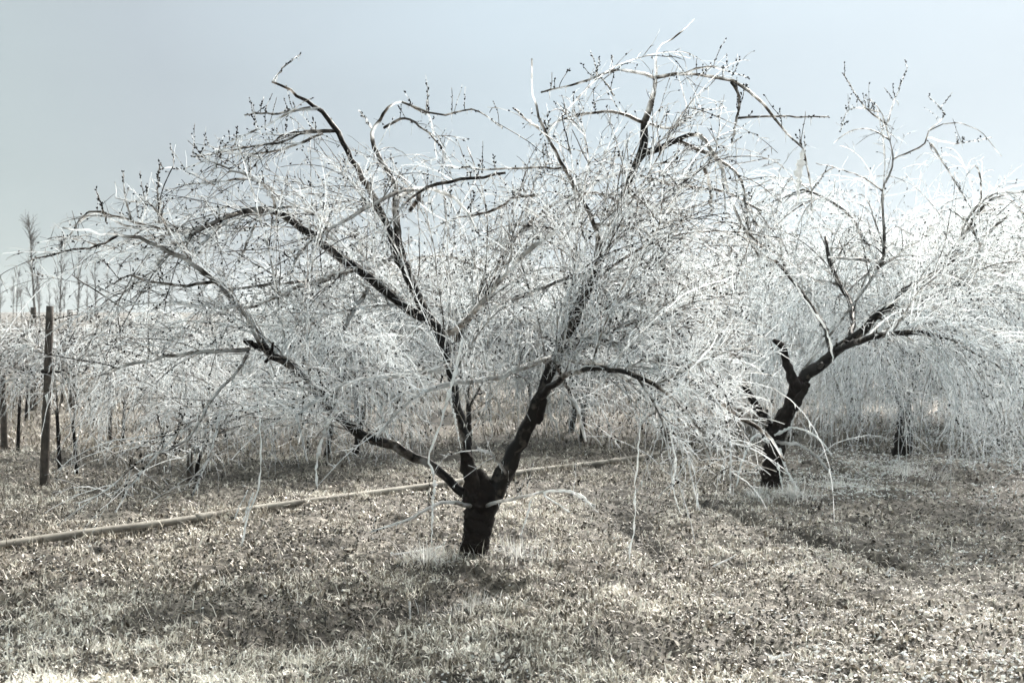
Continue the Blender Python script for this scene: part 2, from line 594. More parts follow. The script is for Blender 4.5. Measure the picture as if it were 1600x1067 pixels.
# flat scraps of dead leaf and frozen thatch
X, Y = scatter(90000, 4.7, 15, 1.0)
c2 = vnoise(X * 3.1, Y * 3.1, 41) * .5 + vnoise(X * 11, Y * 11, 42) * .5
k = R.random(len(X)) < np.clip((c2 - .35) * 3.2, 0.05, 1) * (1 - .9 * furrow_mask(X, Y)) * (.35 + .65 * np.clip((vnoise(X * .8 + Y * .3, Y * .8, 72) - .25) * 2.2, 0, 1)) * (1 - .45 * right_side(X, Y) * (Y > 6.6))
X, Y, c2 = X[k], Y[k], c2[k]
n = len(X)
blades(ggrass, X, Y, gh(X, Y) + .008 + .015 * R.random(n), 0.014 + 0.036 * R.random(n) ** 1.5, 0.008 + 0.020 * R.random(n) ** 1.3, np.clip(R.normal(1.15, .4, n), .2, 1.6), np.clip(-.06 + .8 * R.random(n) ** 1.3 + .6 * (c2 - .45) - .12 * right_side(X, Y) * (Y > 6.8) + .25 * np.clip((6.6 - Y) / 1.4, 0, 1), 0, 1))
X, Y = scatter(90000, 14.5, 60, 4.0)
n = len(X)
patch = vnoise(X * 0.8, Y * 0.8, 23)
k = R.random(n) < np.clip(patch * 1.8 - 0.3, 0.1, 1)
X, Y, patch = X[k], Y[k], patch[k]
n = len(X)
blades(ggrass, X, Y, gh(X, Y), 0.06 + 0.12 * R.random(n), 0.008 + 0.014 * R.random(n) * Y / 20, np.clip(R.normal(1.0, 0.35, n), 0.1, 1.5), np.clip(0.1 + 0.5 * R.random(n) + 0.3 * (patch - 0.5), 0, 1))
tag(ggrass.build('grass', M_GRASS, smooth=False), 'matted frosty grass covering the orchard floor', kind='stuff')

# crumbly soil between the grass
gs = Geo()
X, Y = scatter(240000, 4.7, 16, 1.0)
fm = furrow_mask(X, Y)
k = (R.random(len(X)) < .42) | (fm > .3)
X, Y = X[k], Y[k]
bare = 1 - (vnoise(X * 1.3, Y * 1.3, 21) * 0.4 + vnoise(X * 5, Y * 5, 22) * 0.35 + vnoise(X * 13, Y * 13, 24) * 0.25)
k = R.random(len(X)) < np.clip((bare - .36) * 2.6, .05, 1) + furrow_mask(X, Y)
X, Y = X[k], Y[k]
n = len(X)
sz = 0.003 + 0.011 * R.random(n) ** 2.4
gs.octs(np.stack([X, Y, gh(X, Y) + sz * .25], 1), R.normal(size=(n, 3)) * np.array([1, 1, .5]), sz * 1.25, sz * .85, 0.0)
tag(gs.build('soil_crumbs', M_SOIL, smooth=False), 'dark crumbs of soil between the grass', kind='stuff')

gice = Geo()
X, Y = scatter(70000, 4.7, 17, 1.0)
rs = right_side(X, Y)
cl = vnoise(X * 2.1, Y * 2.1, 31) * 0.6 + vnoise(X * 8, Y * 8, 32) * 0.4
k = R.random(len(X)) < (0.06 + 0.35 * rs + 0.8 * np.clip((6.3 - Y) / 1.0, 0, 1)) * np.clip((cl - 0.32) * 3, 0, 1) * (1 - furrow_mask(X, Y))
X, Y = X[k], Y[k]
n = len(X)
sz = 0.003 + 0.009 * R.random(n) ** 2.2
D = R.normal(size=(n, 3)) * np.array([1, 1, 0.35])
# under the drooping crowns of the row the ground is white with fallen ice
Xr, Yr = 2.2 + 7.5 * R.random(60000), 10.6 + 9 * R.random(60000)
dr = np.abs((Xr - T2[0]) * .77 - (Yr - T2[1]) * .64)
kk = R.random(len(Xr)) < np.exp(-(dr / 1.25) ** 2) * np.clip((vnoise(Xr * 1.6, Yr * 1.6, 33) - .25) * 2.4, 0, 1)
X, Y = np.r_[X, Xr[kk]], np.r_[Y, Yr[kk]]
n = len(X)
sz = np.r_[sz, 0.004 + 0.011 * R.random(kk.sum()) ** 2]
D = R.normal(size=(n, 3)) * np.array([1, 1, 0.35])
gice.octs(np.stack([X, Y, gh(X, Y) + sz * 0.5 + 0.008 * R.random(n)], 1), D, sz * 1.5, sz * 0.6, 0.0)
tag(gice.build('ice_litter', M_ICE, smooth=False), 'crumbs of shattered ice strewn over the grass', kind='stuff')

# ------------------------------------------------------------------ trees


def limb_from_px(pts, Y0, n=26, wiggle=0.006):
    """pts: (px, py, radius_px, depth offset) -> rows x y z r"""
    rows = []
    for px, py, r, dy in pts:
        Y = Y0 + dy
        rows.append(np.r_[at(px, py, Y), r * Y / F_PX])
    out = resample(rows, n)
    w = R.normal(size=(n, 3)) * wiggle
    w[0] = w[-1] = 0
    out[:, :3] += w
    return out


def grow(p0, d0, L, K, droop, wig, spread=None):
    n = len(p0)
    P = np.zeros((n, K, 3))
    P[:, 0] = p0
    d = unit(d0)
    droop = np.broadcast_to(droop, (n,))
    st = (L / (K - 1))[:, None]
    for k in range(1, K):
        f = 0.35 + 1.3 * k / K
        d = unit(d + np.array([0, 0, -1.0]) * (droop * f / K)[:, None] + R.normal(size=(n, 3)) * wig)
        P[:, k] = P[:, k - 1] + d * st
    return P


def pick(P, Rr, n, tmin, tmax, weights=None):
    """n random places on the polylines P (N,K,3)"""
    Nn, K, _ = P.shape
    i = R.choice(Nn, n, p=None if weights is None else weights / weights.sum())
    t = (tmin + (tmax - tmin) * R.random(n)) * (K - 1)
    k = np.minimum(t.astype(int), K - 2)
    f = (t - k)[:, None]
    a, b = P[i, k], P[i, k + 1]
    return a * (1 - f) + b * f, unit(b - a), Rr[i, k], i, t / (K - 1)


def side_dir(T, amin, amax, up=0.0, out=None, outw=0.0):
    n = len(T)
    perp = unit(np.cross(T, R.normal(size=(n, 3))))
    a = amin + (amax - amin) * R.random(n)
    d = T * np.cos(a)[:, None] + perp * np.sin(a)[:, None]
    d = d + UP * up * R.random((n, 1))
    if out is not None:
        d = d + out * outw
    return unit(d)


def lengths(P):
    return np.linalg.norm(np.diff(P, axis=1), axis=2).sum(1)


def crown_meshes(tree, limbs, base, cfg, arcs=None):
    """grow the iced crown from the limbs; adds crown > fruit_buds, icicles as parts of tree"""
    K0 = 26
    LP = np.stack([resample(l, K0)[:, :3] for l in limbs])
    LR = np.stack([resample(l, K0)[:, 3] for l in limbs])
    ok = cfg.get('ok', lambda P: np.ones(len(P), bool))
    s = cfg.get('scale', 1.0)
    dens = cfg.get('dens', lambda P: np.ones(len(P)))
    thin_bark = lambda P: 0.42 * (1 - dens(P[:, 0])) + cfg.get('ice', 0)
    tw = Geo()
    # second order branches
    n1 = cfg['n1']
    p, T, r, i, t = pick(LP, LR, n1, cfg.get('t0', 0.35), 1.0, lengths(LP) * np.array(cfg.get('lw', [1] * len(limbs))))
    out = unit((p - base) * np.array([1, 1, 0.15]))
    d = side_dir(T, 0.35, 1.25, cfg.get('up1', 0.55), out, cfg.get('out1', 0.35))
    L1 = (0.55 + 1.0 * R.random(n1)) * s
    P1 = grow(p, d, L1, 13, cfg.get('droop1', 1.5) * (0.5 + R.random(n1)), 0.055)
    k = ok(P1) & (R.random(len(P1)) < dens(P1[:, 0]) ** 0.6)
    P1, L1 = P1[k], L1[k]
    n1 = len(P1)
    r1 = (0.0046 + 0.0038 * R.random(n1)) * cfg.get('thick', 1)
    R1 = r1[:, None] * np.linspace(1.15, 0.55, 13)
    if arcs:
        A = np.stack([resample(a, 13) for a in arcs])
        P1 = np.concatenate([P1, A[:, :, :3]])
        R1 = np.concatenate([R1, A[:, :, 3]])
    nA = 0 if not arcs else len(arcs)
    nS = cfg.get('skirt', 0)
    if nS:      # long whips bowed to the ground by the ice
        p, T, r, i, t = pick(LP, LR, nS, 0.3, 1.0, lengths(LP))
        if 'skirt_side' in cfg:
            kk = (p - base) @ np.array(cfg['skirt_side']) > 0.1
            p, T, r = p[kk], T[kk], r[kk]
        kk = p[:, 2] < 2.3
        p, T, r = p[kk], T[kk], r[kk]
        out = unit((p - base) * np.array([1, 1, 0]))
        d = unit(out * (0.5 + .6 * R.random((len(p), 1))) + R.normal(size=(len(p), 3)) * .35)
        PS = grow(p, d, (0.6 * p[:, 2] + .35 + .5 * R.random(len(p))), 13, 3.4 + 1.6 * R.random(len(p)), .05)
        PS = PS[(PS[:, :, 2].min(1) > cfg.get('skirt_low', .02)) & (PS[:, -1, 0] > cfg.get('skirt_left', -99))]
        nS = len(PS)
        P1 = np.concatenate([P1, PS])
        R1 = np.concatenate([R1, (0.0032 + .003 * R.random(nS))[:, None] * np.linspace(1.1, .6, 13) * cfg.get('thick', 1)])
    bk = cfg.get('ice', 0) + np.r_[0.32 + 0.45 * R.random(n1) ** 1.3, np.full(nA, 0.66), 0.1 + .4 * R.random(nS)]
    bk1 = bk[:, None] * np.linspace(1.1, 0.7, 13)
    tw.tubes(P1, R1, 6, bk1, streak=0.22, rough=.12)
    # shoots
    n2 = cfg['n2']
    PA = np.concatenate([P1, resample_set(LP, 13)])
    RA = np.concatenate([R1, LR[:, ::2]])
    wts = np.concatenate([lengths(P1), lengths(LP) * cfg.get('limb_shoots', 0.5)])
    p, T, r, i, t = pick(PA, RA, n2, 0.12, 1.0, wts)
    out = unit((p - base) * np.array([1, 1, 0.1]))
    d = side_dir(T, 0.35, 1.2, 0.45, out, 0.2)
    L2 = (0.2 + 0.65 * R.random(n2) ** 1.4) * s
    P2 = grow(p, d, L2, 9, cfg.get('droop2', 1.7) * R.random(n2) ** 0.7 * (1 + 0.5 * L2), 0.07)
    k = ok(P2) & (R.random(len(P2)) < dens(P2[:, 0]))
    P2, L2 = P2[k], L2[k]
    n2 = len(P2)
    R2 = ((0.0021 + 0.0025 * R.random(n2)) * cfg.get('thick', 1))[:, None] * np.linspace(1.1, 0.6, 9)
    clad = R.random(n2) < cfg.get('clad', .09)      # shoots in a thick knobbly coat of ice
    b2 = 0.1 + 0.6 * R.random(n2) ** 1.3 + thin_bark(P2) - .35 * clad
    tw.tubes(P2, R2 * np.where(clad, 1.6, 1.0)[:, None], 5, b2, streak=0.2, rough=.16)
    # twiglets
    n3 = cfg['n3']
    PB = np.concatenate([P2, P1[:, ::1][:, np.linspace(0, 12, 9).astype(int)]])
    RB = np.concatenate([R2, R1[:, np.linspace(0, 12, 9).astype(int)]])
    p, T, r, i, t = pick(PB, RB, n3, 0.1, 1.0, lengths(PB))
    d = side_dir(T, 0.5, 1.3, 0.5)
    L3 = (0.03 + 0.15 * R.random(n3) ** 1.6) * s
    P3 = grow(p, d, L3, 5, 0.9 * R.random(n3), 0.09)
    k = ok(P3)
    P3, L3 = P3[k], L3[k]
    n3 = len(P3)
    R3 = ((0.0014 + 0.0015 * R.random(n3)) * cfg.get('thick', 1))[:, None] * np.linspace(1.0, 0.7, 5)
    tw.tubes(P3, R3, 4, 0.05 + 0.6 * R.random(n3) ** 1.3 + thin_bark(P3), streak=0.2)
    nU = cfg.get('spurs', 0)
    if nU and arcs:      # short upright fruiting spurs along the outer branches
        p, T, r, i, t = pick(A[:, :, :3], A[:, :, 3], nU, 0.1, 1.0, lengths(A[:, :, :3]))
        PU = grow(p, UP + R.normal(size=(nU, 3)) * .38, .05 + .2 * R.random(nU) ** 1.5, 6, 0, .1)
        tw.tubes(PU, np.full((nU, 1), .0026) * np.linspace(1.1, .8, 6), 4, .62)
    crown = tw.build('crown', M_TWIG, tree, origin=base)
    # buds sit along the twiglets and shoots
    nb = cfg['nb']
    if nb:
        bd = Geo()
        p, T, r, i, t = pick(P3, R3, nb, 0.15, 1.0)
        q, T2, r2, i2, t2 = pick(P2, R2, nb // 2, 0.3, 1.0)
        p, T = np.concatenate([p, q]), np.concatenate([T, T2])
        if arcs:
            q, T2, _, _, _ = pick(A[:, :, :3], A[:, :, 3], 22 * nA, 0.45, 1.0)
            p, T = np.concatenate([p, q]), np.concatenate([T, T2])
            if nU:
                q, T2, _, _, _ = pick(PU, np.ones((nU, 6)), nU * 7, 0.1, 1.0)
                p, T = np.concatenate([p, q]), np.concatenate([T, T2])
        d = side_dir(T, 0.2, 1.1)
        sz = (0.0045 + 0.0058 * R.random(len(p)) ** 1.3) * cfg.get('bud', 1)
        bd.octs(p + d * sz[:, None] * 0.9, d, sz * 1.25, sz * 0.72, 1.0)
        tag(bd.build('fruit_buds', M_BARK, crown, origin=base), kind='stuff')
    # icicles under branches and shoots
    ni = cfg['ni']
    if ni:
        ic = Geo()
        pa, Ta, ra, _, _ = pick(P1, R1, ni // 2, 0.05, 1.0, lengths(P1))
        pb, Tb, rb, _, _ = pick(P2, R2, ni - ni // 2, 0.05, 1.0, lengths(P2))
        p = np.concatenate([pa, pb])
        Li = 0.015 + 0.07 * R.random(ni) ** 2.2
        P = grow(p, np.tile([0, 0, -1.0], (ni, 1)) + R.normal(0, 0.06, (ni, 3)), Li, 3, 0.0, 0.03)
        ic.tubes(P, np.linspace(1, 0.12, 3)[None] * (0.0028 + 0.0022 * R.random(ni))[:, None], 4, 0.0)
        tag(ic.build('icicles', M_ICE, crown, origin=base), kind='stuff')
    return crown


def resample_set(P, n):
    idx = np.linspace(0, P.shape[1] - 1, n)
    k = np.minimum(idx.astype(int), P.shape[1] - 2)
    f = (idx - k)[None, :, None]
    return P[:, k] * (1 - f) + P[:, k + 1] * f


def limb_mesh(name, rows, tree, base, sides=12, stubs=0):
    gg = Geo()
    bark = np.interp(rows[:, 3], [0.005, 0.010, 0.018, 0.028], [0.66, 0.86, 1.1, 1.45])[None] if name == 'limb' else 1.0
    if name == 'limb':      # sleeves of ice break up the bark along the limb
        kk = np.arange(len(rows)) * 1.0
        pn = vnoise(kk * .55, kk * 0 + 7.3 * rows[0, 0] + 3.1 * rows[-1, 2], 61)
        bark = bark - (np.clip((pn - .57) * 5, 0, 1) * np.interp(rows[:, 3], [.014, .04], [.55, .2]))[None]
    gg.tubes(rows[None, :, :3], rows[None, :, 3], sides, bark, tone=np.array([0.5]), rough=0.09, streak=0.3)
    if stubs:
        p, T, r, i, t = pick(rows[None, :, :3], rows[None, :, 3], stubs, 0.05, 0.85)
        d = side_dir(T, 0.8, 1.4)
        P = grow(p, d, r * (1.5 + 1.2 * R.random(stubs)), 4, 0, 0.1)
        gg.tubes(P, (r * (0.25 + 0.3 * R.random(stubs)))[:, None] * np.linspace(1.3, 0.7, 4), 6, 1.0, rough=0.1)
    return gg.build(name, M_TWIG if name == 'limb' else M_BARK, tree, origin=base)


def profile_ok(pxs, low, Y0, xc):
    """keep growth inside the tree's own dome: (photo column, crown top / crown underside) pairs turned into metres"""
    w = np.array([at(px, py, Y0) for px, py in pxs])
    wl = np.array([at(px, py, Y0) for px, py in low])

    def ok(P):
        tip, mid = P[:, -1], P[:, P.shape[1] // 2]
        depth = np.abs(tip[:, 1] - Y0)
        shrink = np.sqrt(np.clip(1 - (depth / 2.75) ** 2, 0.05, 1))
        top = np.interp(xc + (tip[:, 0] - xc) / shrink, w[:, 0], w[:, 2], left=0.0, right=0.0)
        topm = np.interp(mid[:, 0], w[:, 0], w[:, 2], left=0.0, right=0.0)
        top = top - 0.14 * np.clip(depth - 0.8, 0, 9) ** 1.5
        lo = np.maximum(np.interp(tip[:, 0], wl[:, 0], wl[:, 2]), np.interp(mid[:, 0], wl[:, 0], wl[:, 2])) + 0.3 * R.random(len(P)) ** 2
        lo = np.where(R.random(len(P)) < 0.04, lo - 0.35, lo)
        return (tip[:, 2] < top) & (mid[:, 2] < topm) & (P[:, :, 2].min(1) > np.maximum(lo, 0.03)) & (depth < 2.6)
    return ok


# ---- tree 1: the old tree in the middle of the picture
Y1 = T1[1]
B1 = np.array([T1[0], T1[1], 0.0])
tree1 = empty('peach_tree', B1, 'old ice-laden peach tree with thick black forked trunk standing alone in front', 'fruit tree', 'peach trees in the near orchard row')
trunk1 = limb_from_px([(736, 884, 30, 0), (740, 868, 24, 0), (743, 845, 21.5, 0), (747, 818, 22, 0), (750, 795, 25, 0), (753, 775, 27, 0), (757, 762, 22, 0), (758, 752, 12, 0)], Y1, 30, 0.003)
limb_mesh('trunk', trunk1, tree1, B1, 16)
LR1 = [(755, 800, 18, 0), (771, 768, 18, 0), (789, 740, 15, 0), (808, 702, 12, 0), (828, 660, 11.5, -.05), (846, 615, 9.5, -.1), (862, 572, 9, -.1), (885, 530, 9, -.15), (905, 480, 9.5, -.2), (921, 448, 8, -.2), (933, 418, 6.5, -.2), (935, 385, 5, -.25), (928, 350, 3.6, -.3), (905, 303, 3.2, -.35), (880, 260, 2.8, -.4), (858, 220, 2.4, -.4), (840, 182, 2.0, -.4), (833, 140, 1.5, -.4), (831, 92, 1.2, -.4)]
LL1 = [(745, 785, 11, 0), (722, 768, 8, 0), (703, 752, 7, 0), (678, 730, 6.5, -.05), (640, 710, 7, -.1), (605, 693, 8, -.15), (560, 676, 8, -.2), (520, 645, 8, -.2), (490, 605, 7.5, -.25), (463, 578, 7, -.3), (430, 558, 6.5, -.3), (410, 540, 6, -.35), (392, 505, 5, -.4), (355, 455, 4.6, -.4), (325, 430, 4.2, -.45), (290, 405, 3.8, -.5), (250, 385, 3.2, -.5), (210, 370, 2.7, -.5), (150, 364, 2.2, -.5), (98, 356, 1.6, -.5)]
LM1 = [(748, 780, 13, 0), (737, 735, 8, .1), (728, 690, 6, .15), (712, 620, 7, .25), (698, 560, 7.4, .3), (683, 512, 8, .35), (660, 497, 7.5, .3), (625, 473, 7.5, .3), (590, 445, 7, .25), (560, 420, 7, .25), (520, 395, 6.8, .2), (490, 370, 6.5, .2), (455, 345, 6, .15), (428, 331, 5.6, .1), (400, 327, 5, .1), (365, 335, 4, .05), (330, 350, 3.2, 0), (285, 365, 2.6, 0), (240, 358, 2, 0), (190, 350, 1.7, 0), (150, 334, 1.4, 0), (108, 358, 1.2, 0)]
LB1 = [(696, 545, 8, .32), (680, 510, 8, .4), (655, 470, 8, .45), (637, 430, 7.5, .5), (622, 395, 7.5, .55), (604, 355, 6, .6), (588, 318, 5.2, .65), (570, 282, 5, .65), (553, 255, 4.5, .65), (540, 232, 4.2, .65), (525, 202, 4, .65), (503, 175, 3.6, .65), (485, 162, 3, .65), (455, 142, 2.2, .6), (425, 128, 1.7, .6)]
LC1 = [(628, 405, 6.5, .56), (621, 375, 6, .6), (620, 330, 5.4, .7), (616, 290, 4, .8), (600, 255, 3.6, .85), (583, 232, 3.4, .9), (584, 205, 3, .9), (597, 182, 2.5, .9), (612, 164, 2, .9), (628, 160, 1.8, .9), (655, 172, 1.6, .9), (672, 178, 1.3, .9)]
LD1 = [(884, 536, 6, -.1), (905, 470, 4.6, .15), (935, 395, 4, .45), (960, 335, 4, .7), (984, 283, 5, .85), (1000, 243, 6.8, .9), (1006, 205, 6, .9), (1011, 180, 5, .9), (1020, 150, 4, .9), (1026, 122, 3, .9), (1022, 95, 2, .9), (1030, 72, 1.6, .9), (1050, 62, 1.4, .9), (1085, 30, 1.1, .9)]
LE1 = [(880, 548, 7, -.12), (915, 536, 6, -.25), (960, 537, 5.5, -.5), (1010, 555, 5.5, -.7), (1060, 580, 5, -.9), (1100, 610, 4.6, -1.0), (1140, 640, 4, -1.1), (1175, 660, 3.2, -1.1), (1210, 690, 2.2, -1.1), (1225, 720, 1.4, -1.1)]
LG1 = [(985, 280, 5, .9), (1000, 245, 5.5, .9), (1025, 234, 5, .85), (1055, 221, 4, .75), (1085, 210, 3.4, .7), (1110, 230, 3, .6), (1130, 270, 2.6, .5), (1150, 330, 2.2, .4), (1185, 400, 1.8, .3)]
LH1 = [(700, 565, 5, .3), (720, 520, 4, .6), (760, 440, 3.4, 1.0), (800, 380, 3, 1.3), (850, 330, 2.4, 1.5), (920, 300, 2, 1.6), (980, 320, 1.4, 1.6)]
LI1 = [(846, 618, 6, -.1), (880, 590, 5, -.5), (925, 575, 4.6, -.9), (985, 585, 4, -1.3), (1040, 612, 3.2, -1.6), (1085, 660, 2.2, -1.7), (1110, 720, 1.4, -1.7)]
limbs1 = []
for pts, nn in ((LR1, 44), (LL1, 44), (LM1, 50), (LB1, 36), (LC1, 30), (LD1, 40), (LE1, 28), (LG1, 24), (LH1, 20), (LI1, 24)):
    rows = limb_from_px(pts, Y1, nn, 0.005)
    limbs1.append(rows)
    limb_mesh('limb', rows, tree1, B1, 10, 2)
# pruning stubs with ragged ends at the fork
for pts in ([(742, 772, 12, -.06), (734, 740, 12, -.1), (728, 712, 9, -.12), (722, 704, 5, -.12)],
            [(752, 782, 18, -.03), (752, 765, 18, -.03), (751, 750, 14, -.03), (749, 738, 9, -.03), (748, 732, 4, -.03)],
            [(838, 660, 6, -.1), (846, 640, 6, -.12), (852, 622, 4, -.12)],
            [(410, 545, 5, -.3), (388, 535, 4.5, -.35), (383, 530, 3, -.35)],
            [(415, 565, 3, -.35), (424, 552, 2.4, -.4), (427, 535, 1.8, -.4)]):
    rows = limb_from_px(pts, Y1, 10, 0.004)
    st = Geo()
    st.tubes(rows[None, :, :3], rows[None, :, 3], 9, 1.0, rough=0.12)
    st.build('pruning_stub', M_BARK, tree1, origin=B1)


def arcs_px(lst, Y0):
    return [limb_from_px(a, Y0, 13, 0.004) for a in lst]


